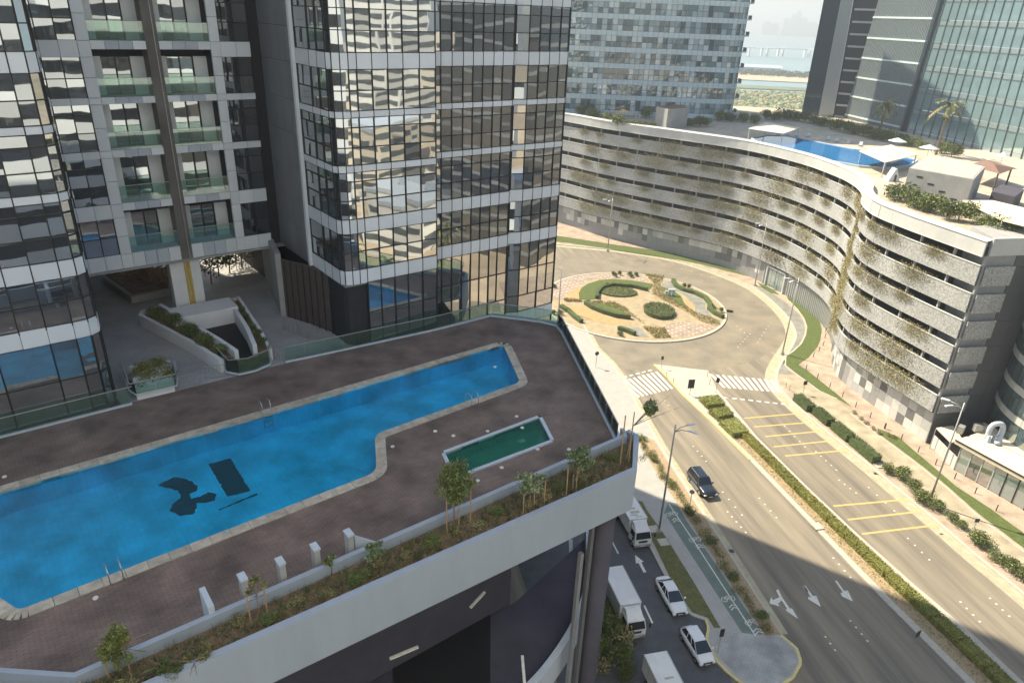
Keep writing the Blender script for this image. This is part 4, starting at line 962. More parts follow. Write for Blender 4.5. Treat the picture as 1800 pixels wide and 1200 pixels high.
for k, (z0, z1) in enumerate(LEVELS):
    path_pieces(SEG, z0, z1, .16, .5, M['perf'], 'ribbon_panel', cp)
    # return of each ribbon round the near corner
    for q in range(2):
        c = CORNER + END * (1.1 + 2.1 * q) + Vector((0, -.45, 0))
        piece('ribbon_panel', M['perf'], cp, (c.x, c.y, (z0 + z1) / 2), (2.1, .16, z1 - z0), (0, 0, math.atan2(END.y, END.x)))
    rim = MB(); rim.wall(offset_path(dens(CP, 1.2), .5), z1, z1 + .1, .3); rim.build('ribbon_rim', M['cp_white'], cp)
    slabm = MB(); A = offset_path(dens(CP, 1.2), .4); B = offset_path(dens(CP, 1.2), -16)
    slabm.strip([Vector((p.x, p.y, z0 + .25)) for p in A], [Vector((p.x, p.y, z0 + .25)) for p in B])
    slabm.strip([Vector((p.x, p.y, z0 + .05)) for p in A], [Vector((p.x, p.y, z0 + .05)) for p in B]); slabm.build('parking_slab', M['concrete_dark'], cp)  # dark slab colour deepens the shade seen in the gaps
posts = MB()
for i, p in enumerate(offset_path(dens(CP, 5.5), .1)): posts.bar((p.x, p.y, 5), (p.x, p.y, 27.3), .3, .3, 0, up=Vector((0, 1, 0)))
posts.build('post_row', M['concrete'], cp)
bk = MB(); bk.wall(offset_path(dens(CP, 2), -14), 0, 28, .4); bk.build('inner_wall', M['concrete_dark'], cp)  # wall coloured dark too, for the shade behind the gaps
# white parapet: face panels and broad coping
path_pieces(SEG, 27.2, 29.1, .2, .75, M['cp_white'], 'parapet_panel', cp)
par = MB(); A = offset_path(dens(CP, 1.2), .95); B = offset_path(dens(CP, 1.2), -.35)
par.strip([Vector((p.x, p.y, 29.1)) for p in A], [Vector((p.x, p.y, 29.3)) for p in B]); par.strip([Vector((p.x, p.y, 29.3)) for p in B], [Vector((p.x, p.y, 28.2)) for p in offset_path(dens(CP, 1.2), -.36)])
par.strip([Vector((p.x, p.y, 27.2)) for p in A], [Vector((p.x, p.y, 27.2)) for p in offset_path(dens(CP, 1.2), -6)]); par.build('parapet_coping', M['cp_white'], cp)
# foot: cladding boards in three greys
FOOT = offset_path(dens(CP, 1.4), -.55)
greys = [pm('board_%d' % k, c, .6, var=.06, orand=.05) for k, c in enumerate(((.50, .50, .48), (.40, .40, .385), (.27, .27, .265), (.15, .15, .155), (.56, .56, .54)))]
fins_from, fins_to = 0, 0
for i, (a, b) in enumerate(zip(FOOT, FOOT[1:])):
    d = b - a; n = Vector((d.y, -d.x, 0)).normalized(); c = (a + b) / 2
    near = c.y < 112; rz = math.atan2(d.y, d.x)
    if near or c.y > 148:
        for r in range(3):
            g = random.choices(greys, (3, 3, 2, 3, 3) if near else (2, 2, 2, 3, 3))[0]
            if not near and (r == 0 or (r == 1 and random.random() < .7)): g = greys[2]
            piece('wall_board', g, cp, (c.x, c.y, .1 + 1.55 * (r + .5)), (d.length - .03, .14, 1.52), (0, 0, rz))
    else:
        piece('wall_board', greys[1], cp, (c.x, c.y, 2.4), (d.length, .1, 4.7), (0, 0, rz))
        for q in (.15, .65):
            p = a.lerp(b, q) + n * .2; piece('fin', M['cp_white'], cp, (p.x, p.y, 2.3), (.12, .3, 4.4), (0, 0, rz))
soff = MB(); soff.strip([Vector((p.x, p.y, 5.08)) for p in offset_path(dens(CP, 1.2), .55)], [Vector((p.x, p.y, 5.08)) for p in offset_path(dens(CP, 1.2), -2)]); soff.build('soffit', M['panel_mid'], cp)
backf = MB(); backf.wall(offset_path(dens(CP, 1.4), -.8), 0, 5.1, .2); backf.build('foot_wall', M['panel_dark'], cp)
# entrance portal in the curve
pe = min(range(len(FOOT)), key=lambda i: (FOOT[i] - G(1385, 508)).length); pa, pb = FOOT[pe - 2], FOOT[pe + 2]
dv = (pb - pa).normalized(); nv = Vector((dv.y, -dv.x, 0))
ent = MB()
for q in (pa, pb): ent.bar(q + nv * .5, q + nv * .5 + Vector((0, 0, 4.4)), .35, .5, 0, up=nv)
ent.bar(pa + nv * .5 + Vector((0, 0, 4.5)), pb + nv * .5 + Vector((0, 0, 4.5)), .5, .35); ent.build('entrance_frame', M['cp_white'], cp)
for k in range(4): 
    c = pa.lerp(pb, (k + .5) / 4) + nv * .42; piece('entrance_pane', M['glass_pav'], cp, (c.x, c.y, 2.1), ((pb - pa).length / 4 - .08, .06, 4.0), (0, 0, math.atan2(dv.y, dv.x)))
# end wall of dark panels
M['panel_end'] = pm('panel_end', (.115, .12, .122), .5, var=.1, scale=.3, orand=.08)
ew0 = CORNER + END * .2; rz = math.atan2(END.y, END.x)
MB().prism([CORNER + Vector((.3, .2, 0)), CORNER + END * 60 + Vector((0, .2, 0)), CORNER + END * 60 + Vector((0, 6, 0)), CORNER + Vector((.8, 6, 0))], 0, 29.4).build('end_core', M['concrete'], cp)
for i in range(12):
    for j in range(8):
        c = CORNER + END * (4.4 + 2.6 * i + 1.3) + Vector((0, .1, 0)); piece('end_panel', M['panel_end'], cp, (c.x, c.y, 29.3 / 8 * (j + .5)), (2.56, .12, 29.3 / 8 - .05), (0, 0, rz))
for j in range(4): 
    c = CORNER + END * 2.2 + Vector((0, .05, 0)); piece('end_panel', M['panel_dark'], cp, (c.x, c.y, 1.3 * (j + .5)), (4.0, .12, 1.26), (0, 0, rz))
c = CORNER + END * 30 + Vector((0, -.1, 0)); piece('end_parapet', M['cp_white'], cp, (c.x, c.y, 28.4), (60, .3, 2.2), (0, 0, rz))
# roof terrace
ZR = 28.3
roof_poly = offset_path(dens(CP, 2), -.4)
MB().sheet([(p.x, p.y) for p in roof_poly] + [CORNER + END * 60, (118, 150), (112, 225), (20, 240), (-10, 230)], ZR).build('roof_terrace', M['roofpave'], cp)

# ------------------------------------------------------------------ things on the roof terrace
rp = empty('roof_pool', (0, 0, 0)); tag(rp, 'long blue swimming pool on the car park roof terrace', 'swimming pool')
rpts = px([(1322, 243), (1350, 238), (1385, 239), (1420, 246), (1500, 262), (1560, 270), (1612, 281), (1600, 290), (1560, 295), (1510, 291), (1440, 279), (1370, 263), (1335, 253)], ZR + .35)
MB().sheet(rpts, ZR + .3).build('water', pm('roof_water', (0.02, 0.17, 0.42), .08, var=.1, scale=.4, bump=.3, bscale=2.0), rp)
w = MB(); w.wall([Vector((p.x, p.y, 0)) for p in rpts + rpts[:1]], ZR, ZR + .42, .5); w.build('rim', M['white_wall'], rp)
M['cream'] = pm('cream_canvas', (0.66, 0.58, 0.44), .8, var=.08, scale=.8)
def pavilion(legs, label, hh=2.6, over=.4):
    P = px(legs, ZR); c = sum(P, Vector()) / len(P); r = empty('shade_pavilion', c); tag(r, label, 'pavilion')
    Q = [p - c for p in P]
    for q in Q: MB().bar(q, q + Vector((0, 0, hh)), .14, .14, 0, up=Vector((0, 1, 0))).build('post', M['cp_white'], r)
    for a, b in zip(Q, Q[1:] + Q[:1]): MB().bar(a + Vector((0, 0, hh)), b + Vector((0, 0, hh)), .14, .16).build('beam', M['cp_white'], r)
    e = [q + Vector((q.x, q.y, 0)).normalized() * over + Vector((0, 0, hh + .1)) for q in Q]; ap = Vector((0, 0, hh + .75))
    mb = MB()
    for a, b in zip(e, e[1:] + e[:1]): mb.face([a, b, ap]); mb.face([a + Vector((0, 0, -.1)), b + Vector((0, 0, -.1)), b, a])
    mb.face([q - Vector((0, 0, .1)) for q in e]); mb.build('canopy', M['cream'], r)
pavilion([(1314, 248), (1372, 257), (1400, 246), (1343, 236)], 'white framed shade pavilion at the far end of the roof pool')
pavilion([(1508, 291), (1549, 312), (1604, 297), (1560, 279)], 'white framed shade pavilion with cream roof beside the near end of the roof pool')
def parasol(u, v, label, r0=1.9):
    r = empty('parasol', G(u, v, ZR)); tag(r, label, 'parasol', 'white parasols on the roof terrace')
    MB().tube([(0, 0, 0), (0, 0, 2.6)], .05, 6).build('pole', M['galv'], r)
    mb = MB(); ring_ = [(r0 * math.cos(a), r0 * math.sin(a), 2.1) for a in [math.pi / 4 * k for k in range(8)]]
    for a, b in zip(ring_, ring_[1:] + ring_[:1]): mb.face([a, b, (0, 0, 2.85)]); mb.face([b, a, (0, 0, 2.6)])
    mb.build('canopy', M['white_wall'], r)
parasol(1573, 266, 'white parasol behind the cream roofed pavilion'); parasol(1628, 279, 'white parasol right of the cream roofed pavilion'); parasol(1757, 293, 'small white parasol before the blue glass tower', 1.2)
# stair core and stone block
def block(pts, z1, name, label, cat, mat, cap=None):
    P = px(pts, ZR); c = sum(P, Vector()) / len(P); r = empty(name, c); tag(r, label, cat)
    Q = [p - c for p in P]; MB().prism(Q, 0, z1).build('walls', M[mat], r)
    if cap: MB().prism([q * .94 for q in Q], z1, z1 + .04).build('roof', M[cap], r)
    return r, Q
block([(1150, 222), (1170, 228), (1206, 224), (1186, 217)], 4.6, 'stair_core', 'pale grey stair core box among shrubs on the roof terrace', 'building', 'concrete', 'soil')
r, Q = block([(1584, 348), (1694, 371), (1716, 344), (1620, 318)], 4.6, 'stone_block', 'big pale stone block with four dark slots on the roof terrace', 'building', 'stone_pale' if 'stone_pale' in M else 'concrete', 'stone')
for k in range(4):
    a, b = Q[0], Q[1]; d = (b - a).normalized(); n = Vector((d.y, -d.x, 0)); c = a.lerp(b, .2 + .2 * k) + n * .02
    piece('slot', M['black'], r, (c.x, c.y, 3.6 - .75 * k), (.9, .06, .2), (0, 0, math.atan2(d.y, d.x)))
block([(1735, 362), (1775, 372), (1792, 358), (1752, 348)], 2.2, 'plant_box', 'grey sloping plant box near the terrace edge', 'plant box', 'concrete_dark')
r = empty('pergola', G(1735, 330, ZR)); tag(r, 'dark brown pergola with red brown roof on the terrace', 'pergola')
P = [p - G(1735, 330, ZR) for p in px([(1702, 322), (1745, 335), (1768, 326), (1725, 312)], ZR)]
for q in P: MB().bar(q, q + Vector((0, 0, 2.8)), .2, .2, 0, up=Vector((0, 1, 0))).build('post', M['brown'], r)
mb = MB(); e = [q * 1.25 + Vector((0, 0, 2.85)) for q in P]
for a, b in zip(e, e[1:] + e[:1]): mb.face([a, b, Vector((0, 0, 3.9))])
mb.face(e[::-1]); mb.build('roof', pm('pergola_roof', (0.20, 0.12, 0.09), .8, var=.15, scale=3), r)
r = empty('gable_tent', G(1567, 318, ZR)); tag(r, 'small white gabled hut at the parapet bend', 'hut')
MB().hexa([(-1, -.8, 0), (1, -.8, 0), (1, .8, 0), (-1, .8, 0), (-.1, -.8, 2.2), (.1, -.8, 2.2), (.1, .8, 2.2), (-.1, .8, 2.2)]).build('roof', M['white_wall'], r); piece('door', M['dark_metal'], r, (.1, -.83, .6), (.35, .05, 1.1))
r = empty('shade_sail', G(1752, 378, ZR)); tag(r, 'wide cream shade sail over the near end of the terrace', 'shade sail')
c0 = G(1752, 378, ZR); P = [p - c0 for p in px([(1690, 352), (1745, 352), (1830, 372), (1830, 405), (1762, 388)], ZR + 2.2)]
mb = MB(); mb.face(P); mb.face([p - Vector((0, 0, .06)) for p in P[::-1]]); mb.strip(P + P[:1], [p - Vector((0, 0, .06)) for p in P + P[:1]]); mb.build('sail', M['cream'], r)
for q in (P[0], P[4]): MB().bar((q.x, q.y, 0), q, .12, .12, 0, up=Vector((0, 1, 0))).build('post', M['cp_white'], r)
r = empty('shade_sail', G(1092, 216, ZR)); tag(r, 'small peaked cream sail in the far corner of the terrace', 'shade sail')
MB().face([(-3.4, 0, 2.2), (0, -1.6, 3.4), (3.4, 0, 2.4), (0, 1.8, 2.2)]).face([(0, 1.8, 2.14), (3.4, 0, 2.34), (0, -1.6, 3.34), (-3.4, 0, 2.14)]).build('sail', M['cream'], r); MB().bar((0, -1.6, 0), (0, -1.6, 3.4), .1, .1, 0, up=Vector((0, 1, 0))).build('post', M['cp_white'], r)
for k, (u, v) in enumerate(((1062, 212), (1117, 214), (1123, 217))):
    o = MB().tube([G(u, v, ZR), G(u, v, ZR) + Vector((0, 0, 2.2))], .16, 6).build('marker_post', M['cp_white']); tag(o, ORD[k] + ' slim white post among far terrace shrubs, counted from the tower edge', 'post')
for k, (u, v) in enumerate(((1368, 236), (1385, 238), (1400, 240), (1420, 241), (1455, 247), (1470, 250), (1490, 253), (1512, 257), (1640, 281), (1655, 284), (1672, 288), (1700, 296))):
    r = empty('sun_lounger', G(u, v, ZR), R_(60)); tag(r, 'small pale sun lounger, ' + ORD[k] + ' from the far pavilion beside the roof pool', 'sun lounger', 'loungers by the roof pool')
    MB().box(-.9, .5, -.32, .32, .3, .4).build('bed', M['white_wall'], r); MB().hexa([(.5, -.32, .3), (1.1, -.32, .75), (1.1, .32, .75), (.5, .32, .3), (.5, -.32, .4), (1.05, -.32, .85), (1.05, .32, .85), (.5, .32, .4)]).build('backrest', M['white_wall'], r)
    for x in (-.8, .4): MB().box(x, x + .06, -.3, .3, 0, .3).build('leg', M['galv'], r)

# ================================================================== TOWERS BEHIND
# pale curtain-wall tower, centre
bt = empty('apartment_tower', (0, 0, 0)); tag(bt, 'pale grid facade apartment tower behind the car park', 'tower')
BP = [G(940, 207, 27), G(1262, 220, 27)]
dq = (BP[1] - BP[0]).normalized(); nq = Vector((dq.y, -dq.x, 0))
plan = resample([BP[0], BP[1]], 1.32)
for k in range(1, 7):
    a = R_(14 * k); plan.append(plan[-1] + (dq * math.cos(a) - nq * math.sin(a)) * 1.3)
plan = [Vector((p.x, p.y, 0)) for p in plan]
MB().prism([p - nq * .3 for p in plan] + [plan[-1] - nq * 25, plan[0] - nq * 25], 0, 100).build('core', M['core_dark'], bt)
bandm = M['bt_band'] = pm('bt_band', (0.55, 0.65, 0.66), .5, var=.1, scale=.5)
g4 = [mirror_glass('bt_glass_%d' % k, c, .015, .3, refl=r) for k, (c, r) in enumerate((((.05, .09, .105), (.12, .2)), ((.15, .24, .26), (.15, .22)), ((.38, .48, .50), (.12, .2)), ((.60, .66, .65), (.1, .16))))]
z = 24.6; fl = 0; glassm = MB(); bandj = []
while z < 64:
    for i, (a, b) in enumerate(zip(plan, plan[1:])):
        d = b - a; c = (a + b) / 2
        gi = random.choices((0, 1, 2, 3), (4, 3, 1.6, .8))[0]
        if i % 9 in (3,): gi = 2
        for z0, z1 in ((z + 1.2, z + 2.5), (z + 2.5, z + 3.87)):
            gk = gi if random.random() < .75 else random.choice((0, 1, 2, 3))
            x = d * .46; q = c + Vector((d.y, -d.x, 0)).normalized() * .02
            j = random.gauss(0, .012); jj = Vector((d.y, -d.x, 0)).normalized() * j
            glassm.face([(q.x - x.x - jj.x, q.y - x.y - jj.y, z0 + .06), (q.x + x.x + jj.x, q.y + x.y + jj.y, z0 + .06), (q.x + x.x, q.y + x.y, z1 - .04), (q.x - x.x, q.y - x.y, z1 - .04)], gk)
    bm_ = MB(); bm_.wall(plan, z, z + 1.2, .3); bm_.build('spandrel_band', bandm, bt)
    z += 3.87; fl += 1
tag(glassm.build('pane_field', g4, bt), kind='stuff')
mm = MB()
for i, p in enumerate(plan): mm.bar((p.x + nq.x * .1, p.y + nq.y * .1, 24), (p.x + nq.x * .1, p.y + nq.y * .1, 64), .07, .2, 0, up=nq)
mm.build('mullions', pm('bt_mullion', (.30, .35, .36), .5, var=.1), bt)
for k in range(11):
    zz_ = 24.6 + 3.87 * k; p = plan[-1]; MB().prism([p, p + dq * 1.7 - nq * .6, p + dq * 1.8 - nq * 4, p - nq * 4], zz_ + .9, zz_ + 1.2).prism([p + dq * 1.6 - nq * .6, p + dq * 1.7 - nq * .6, p + dq * 1.8 - nq * 4, p + dq * 1.7 - nq * 4], zz_ + 1.2, zz_ + 2.1).build('balcony', bandm, bt)
MB().prism([p for p in plan] + [plan[-1] - nq * 25, plan[0] - nq * 25], 64, 100).build('upper_storeys', bandm, bt)

# blue glass tower, right: tapering glass front, louvred flank, dark slab
gt = empty('glass_tower', (0, 0, 0)); tag(gt, 'tapering blue glass tower with louvred flank behind the roof terrace', 'tower')
def skin(b0, b1, t0, t1, rows_, cols, z=27.0, ext=1.35, below=-.45):
    """leaning facade between two base points and two points higher up; returns a function (f across, h up) -> point"""
    A, B = G(*b0, z), G(*b1, z); d = (B - A); n = Vector((-d.y, d.x, 0)).normalized()
    A1 = on_plane(*t0, A, n); B1 = on_plane(*t1, A, n); ht = (A1.z + B1.z) / 2 - z
    A1 = A + (A1 - A) * (ht / (A1.z - z)); B1 = B + (B1 - B) * (ht / (B1.z - z))
    return lambda f, h: A.lerp(B, f) + (A1.lerp(B1, f) - A.lerp(B, f)) * h, ht, (n if n.dot(CAM - A) > 0 else -n)
def facade_plate(fn, n, f0, f1, h0, h1, off=0.0, th=.3):
    c = [fn(f0, h0), fn(f1, h0), fn(f1, h1), fn(f0, h1)]; c = [p + n * off for p in c]; bk_ = [p - n * th for p in c]
    return [c[0], c[1], bk_[1], bk_[0], c[3], c[2], bk_[2], bk_[3]]
S1, ht1, n1 = skin((1590, 243), (1830, 300), (1663, 0), (1915, 0), 8, 14)
hh0, hh1 = -.25, 1.5
ncol, nrow = 15, 11
for i in range(ncol):
    for j in range(nrow):
        h0 = hh0 + (hh1 - hh0) * j / nrow; h1 = hh0 + (hh1 - hh0) * (j + 1) / nrow
        MB().hexa(facade_plate(S1, n1, (i + .03) / ncol, (i + .97) / ncol, h0 + .004, h0 + (h1 - h0) * .80, random.gauss(0, .01))).build('pane', M['glass_sky'], gt)
sp_ = MB()
for j in range(nrow):
    h0 = hh0 + (hh1 - hh0) * j / nrow; h1 = hh0 + (hh1 - hh0) * (j + 1) / nrow
    sp_.hexa(facade_plate(S1, n1, 0, 1, h0 + (h1 - h0) * .805, h1 + .001, -.03))
sp_.build('spandrel_bands', mirror_glass('spandrel_glass', (.26, .33, .34), .01, .3, refl=(.25, .3)), gt)
ml = MB()
for i in range(ncol + 1):
    a, b = S1(i / ncol, hh0) + n1 * .1, S1(i / ncol, hh1) + n1 * .1; ml.bar(a, b, .12, .2, 0, up=n1)
for j in range(nrow): 
    h = hh0 + (hh1 - hh0) * (j + .8) / nrow; ml.bar(S1(0, h) + n1 * .05, S1(1, h) + n1 * .05, .1, .12)
ml.build('mullions', pm('gt_mullion', (.10, .135, .145), .4, var=.1), gt)
S2, ht2, n2 = skin((1482, 216), (1577, 240), (1545, 0), (1650, 0), 8, 10)
lv = MB(); MB().hexa(facade_plate(S2, n2, 0, 1, hh0, hh1, -.1, 2)).build('louvre_wall', pm('louvre_wall', (.20, .25, .27), .6, var=.08, scale=.3), gt)
for i in range(40): lv.bar(S2((i + .5) / 40, hh0) + n2 * .1, S2((i + .5) / 40, hh1) + n2 * .1, .14, .3, 0, up=n2)
lv.build('louvres', pm('louvre', (.32, .37, .385), .5, metal=.2, var=.08), gt)
for j in range(nrow):
    h = hh0 + (hh1 - hh0) * j / nrow; MB().hexa(facade_plate(S2, n2, 0, 1, h, h + .014, .3, .4)).build('floor_band', M['bt_band'], gt)
S3, ht3, n3 = skin((1577, 240), (1591, 243.3), (1650, 0), (1664, 0), 8, 2)
MB().hexa(facade_plate(S3, n3, 0, 1, hh0, hh1, -.6, 2)).build('dark_groove', pm('groove', (.03, .05, .06), .3, var=.1), gt)
S4, ht4, n4 = skin((1407, 209), (1437, 212), (1448, 0), (1478, 0), 8, 2)
MB().hexa(facade_plate(S4, n4, 0, 1, hh0, hh1, 0, 9)).build('slab_glass', mirror_glass('slab_glass', (.020, .045, .07), .01, .3, refl=(.04, .06)), gt)
S5, ht5, n5 = skin((1437, 212), (1462, 214), (1478, 0), (1500, 0), 8, 2)
MB().hexa(facade_plate(S5, n5, 0, 1, hh0, hh1, .5, 9)).build('slab_edge', pm('slab_edge', (.36, .38, .37), .6, var=.05), gt)
S6, ht6, n6 = skin((1462, 214), (1482, 216), (1500, 0), (1545, 0), 8, 2)
MB().hexa(facade_plate(S6, n6, 0, 1, hh0, hh1, -.5, 9)).build('recess', pm('recess', (.02, .03, .04), .4, var=.1), gt)
for j in range(18):
    h = hh0 + (hh1 - hh0) * j / 18; MB().hexa(facade_plate(S6, n6, .12, .98, h, h + .016, .1, .7)).build('balcony_slab', M['cp_white'], gt)

# curved office tower at the right edge and the glass pavilion at its foot
pv = empty('glass_pavilion', (0, 0, 0)); tag(pv, 'low glass fronted pavilion with flat cream roof at the right pavement', 'pavilion')
A = G(1676, 826); B = G(1800, 898) + (G(1800, 898) - G(1676, 826)) * .6
A.z = B.z = 0; d = (B - A).normalized(); n = Vector((d.y, -d.x, 0)); n = n if n.dot(-A) > 0 else -n
ln_ = (B - A).length; hp = 4.3
MB().prism([A - n * .3, B - n * .3, B - n * 15, A - n * 15 + d * 2], .1, hp - .1).build('core', M['core_dark'], pv)
k = 0; x = 0.0
while x < ln_:
    c = A + d * (x + .75); mt = M['glass_pav'] if k not in (1, 2) else M['glass_t']
    piece('pane', mt, pv, (c.x, c.y, .15 + 1.75), (1.4, .06, 3.4), (0, 0, math.atan2(d.y, d.x))); 
    p = A + d * x + n * .05; piece('mullion', M['mullion'] if k > 3 else M['cp_white'], pv, (p.x, p.y, 1.9), (.1, .16, 3.5), (0, 0, math.atan2(d.y, d.x)))
    x += 1.5; k += 1
MB().prism([A + n * .5 - d * .8, B + n * .5, B - n * 15, A - n * 15 - d * .8], hp - .5, hp).build('roof', M['cream'], pv)
MB().bar(A + n * .5 - d * .8 + Vector((0, 0, hp + .03)), B + n * .5 + Vector((0, 0, hp + .03)), .16, .14).build('roof_edge', M['dark_metal'], pv)
MB().bar(A - n * 4 - d * .4 + Vector((0, 0, hp + .02)), B - n * 4 + Vector((0, 0, hp + .02)), .05, .03).build('roof_cable', M['dark_metal'], pv)
# canopy over the yard next to the pavilion
cn = empty('yard_canopy', G(1660, 800)); tag(cn, 'small cream flat canopy on thin posts beside the car park corner', 'canopy')
c0 = G(1660, 800); Q = [p - c0 for p in px([(1646, 752), (1675, 748), (1692, 772), (1672, 778)], 3.4)]
MB().prism(Q, 3.3, 3.45).build('roof', M['cream'], cn)
for q in Q: MB().bar((q.x, q.y, 0), (q.x, q.y, 3.3), .08, .08, 0, up=Vector((0, 1, 0))).build('post', M['galv'], cn)
sc_ = empty('yard_screen', (0, 0, 0)); tag(sc_, 'pale board screen fence round the yard beside the glass pavilion', 'fence')
sp0, sp1 = G(1636, 785), G(1676, 826)
for k in range(6):
    c = sp0.lerp(sp1, (k + .5) / 6); piece('board', M['cp_white'], sc_, (c.x, c.y, 1.0), ((sp1 - sp0).length / 6 - .04, .08, 1.8), (0, 0, math.atan2((sp1 - sp0).y, (sp1 - sp0).x)))
# duct unit and boxes on the pavilion roof
def roof_pt(u, v): return G(u, v, hp)
r = empty('duct_unit', roof_pt(1745, 775)); tag(r, 'white arched duct unit with blue grey legs on the pavilion roof', 'duct unit')
MB().tube(catmull([Vector(q) for q in ((-.7, .2, .2), (-.7, .3, 1.7), (-.3, .35, 2.3), (.5, .35, 2.4), (.9, .3, 1.9), (.7, 0, .9), (.2, -.2, .3))], 5), .32, 10).build('duct', M['white_wall'], r, True)
for x in (-.8, 0, .7): MB().hexa([(x - .25, -.5, 0), (x + .25, -.5, 0), (x + .2, .2, 0), (x - .2, .2, 0), (x - .12, -.3, .9), (x + .12, -.3, .9), (x + .1, .1, .9), (x - .1, .1, .9)]).build('support', pm('blue_grey', (.42, .50, .58), .5, var=.06), r)
MB().tube([(0, -.9, .1), (0, -.75, .45)], [.35, .3], 10).build('outlet', M['white_wall'], r, True)
for k, (u, v) in enumerate(((1717, 757), (1726, 757), (1687, 760))):
    o = MB().box(-.5, .5, -.35, .35, 0, 1.0).box(-.42, .42, -.37, -.35, .1, .9).build('condenser_unit', M['galv']); o.location = roof_pt(u, v); o.rotation_euler = (0, 0, .4 * k); tag(o, ['grey condenser unit beside the dark end wall, left of a pair', 'grey condenser unit beside the dark end wall, right of a pair', 'white condenser unit near the yard canopy'][k], 'condenser unit')
ct = empty('curved_tower', (0, 0, 0)); tag(ct, 'curved glass tower with pale bands at the right edge beside the pavilion', 'tower')
cc = G(1800, 835, hp); ctr = cc + Vector((14.4, 8.6, 0)); rad = 11.5
cpl = [Vector((ctr.x + rad * math.cos(a), ctr.y + rad * math.sin(a), 0)) for a in [R_(125 + 8 * k) for k in range(20)]]
MB().prism([ctr + (p - ctr) * .97 for p in cpl] + [ctr + Vector((12, 0, 0))], 0, 60).build('core', M['core_dark'], ct)
for k, z in enumerate([4.3 + 3.6 * q for q in range(8)]):
    for a, b in zip(cpl, cpl[1:]):
        dd = b - a; c = (a + b) / 2; rz_ = math.atan2(dd.y, dd.x)
        piece('pane', M['glass_back'], ct, (c.x, c.y, z + 1.3), (dd.length - .06, .06, 2.5), (random.gauss(0, .004), 0, rz_ + random.gauss(0, .006)))
        piece('panel', M['cp_white'], ct, (c.x, c.y, z + 3.1), (dd.length - .05, .12, .95), (0, 0, rz_))
# ================================================================== STREET FURNITURE
def lamp(u, v, label, rz, h=14.0, arms=2):
    r = empty('street_lamp', G(u, v, 0.1), rz); tag(r, label, 'street lamp', 'tall street lamps')
    MB().tube([(0, 0, 0), (0, 0, .35)], .3, 10).build('base', M['concrete'], r)
    MB().tube([(0, 0, .3), (0, 0, h)], [.13, .075], 8).build('pole', M['galv'], r, True)
    for s in ((-.42, .42) if arms == 2 else (0,)):
        d = Vector((math.cos(s), math.sin(s), 0))
        MB().tube([Vector((0, 0, h - .9)), d * .6 + Vector((0, 0, h - .45)), d * 1.5 + Vector((0, 0, h - .3))], .045, 6).build('arm', M['galv'], r, True)
        e = d * 1.9 + Vector((0, 0, h - .27)); sd = Vector((-d.y, d.x, 0))
        MB().hexa([e - d * .5 - sd * .12 - Vector((0, 0, .06)), e + d * .45 - sd * .16 - Vector((0, 0, .06)), e + d * .45 + sd * .16 - Vector((0, 0, .06)), e - d * .5 + sd * .12 - Vector((0, 0, .06)),
                   e - d * .5 - sd * .08 + Vector((0, 0, .08)), e + d * .35 - sd * .1 + Vector((0, 0, .05)), e + d * .35 + sd * .1 + Vector((0, 0, .05)), e - d * .5 + sd * .08 + Vector((0, 0, .08))]).build('lamp_head', M['panel'], r)
lamp(1158, 934, 'tall grey double-headed street lamp beside the white trucks', R_(-5))
lamp(1633, 884, 'tall street lamp by the clipped hedges of the right pavement', R_(165))
lamp(1375, 622, 'tall street lamp on the grey paved crescent by the crosswalk', R_(190))
lamp(1326.6, 502, 'street lamp at the curve before the car park entrance', R_(190))
lamp(1068, 441, 'farthest street lamp before the grey foot of the car park', R_(215), 13)
lamp(982, 545, 'slim street lamp at the tower side of the roundabout island', R_(200), 9, 1)
# bollards
BOL = crop(o5, 6, [(395, 30), (413, 90), (425, 140), (420, 200), (400, 285), (357, 345), (297, 405), (220, 535), (340, 628), (470, 725), (603, 825), (742, 932), (895, 1042), (1045, 1155)]) + crop(o6, 3.333, [(685, 378), (780, 440), (878, 515), (980, 588), (1092, 670), (1212, 755), (1335, 858)])
for k, (u, v) in enumerate(BOL):
    if 7 <= k < 14 and False: continue
    r = empty('bollard', G(u, v, .13)); tag(r, 'slim dark bollard, ' + ORD[k] + ' along the lawn from the car park entrance', 'bollard', 'bollards along the lawn edge')
    MB().tube([(0, 0, 0), (0, 0, .95)], .06, 8).build('post', M['dark_metal'], r, True); MB().tube([(0, 0, .88), (0, 0, 1.0)], [.075, .06], 8).build('cap', M['galv'], r, True)
# signs
M['sign_blue'] = pm('sign_blue', (0.04, 0.10, 0.30), .5, var=.05)
def sign(u, v, label, h, w, hh, mat, rz=0.0, round_=False):
    r = empty('road_sign', G(u, v, .13), rz); tag(r, label, 'road sign')
    MB().tube([(0, 0, 0), (0, 0, h)], .045, 6).build('post', M['galv'], r)
    if round_: MB().tube([(0, -.02, h - .1), (0, -.06, h - .1)], w / 2, 16).build('plate', M[mat], r)
    else: MB().box(-w / 2, w / 2, -.06, -.02, h - hh, h).build('plate', M[mat], r)
sign(1212, 694, 'dark rectangular sign board on the pale refuge between crosswalks', 2.7, 1.0, 1.5, 'dark_metal', R_(8))
sign(1211, 895, 'small back-turned round sign on a post by the gravel verge', 2.6, .6, .6, 'galv', R_(160), True)
sign(1258, 690, 'thin two-plate sign beside the right crosswalk', 2.6, .5, .8, 'dark_metal', R_(-10))
sign(1411, 692, 'dark twin-headed sign post on the pavement by the right crosswalk', 2.3, .6, .7, 'dark_metal', R_(10))
sign(1261, 1147, 'dark narrow sign on the paved nose beside the white cars', 3.0, .4, .9, 'dark_metal', R_(10))
sign(1607, 1130, 'fallen-looking dark keep-right sign on the median in shade', 1.6, .6, .7, 'dark_metal', R_(30))
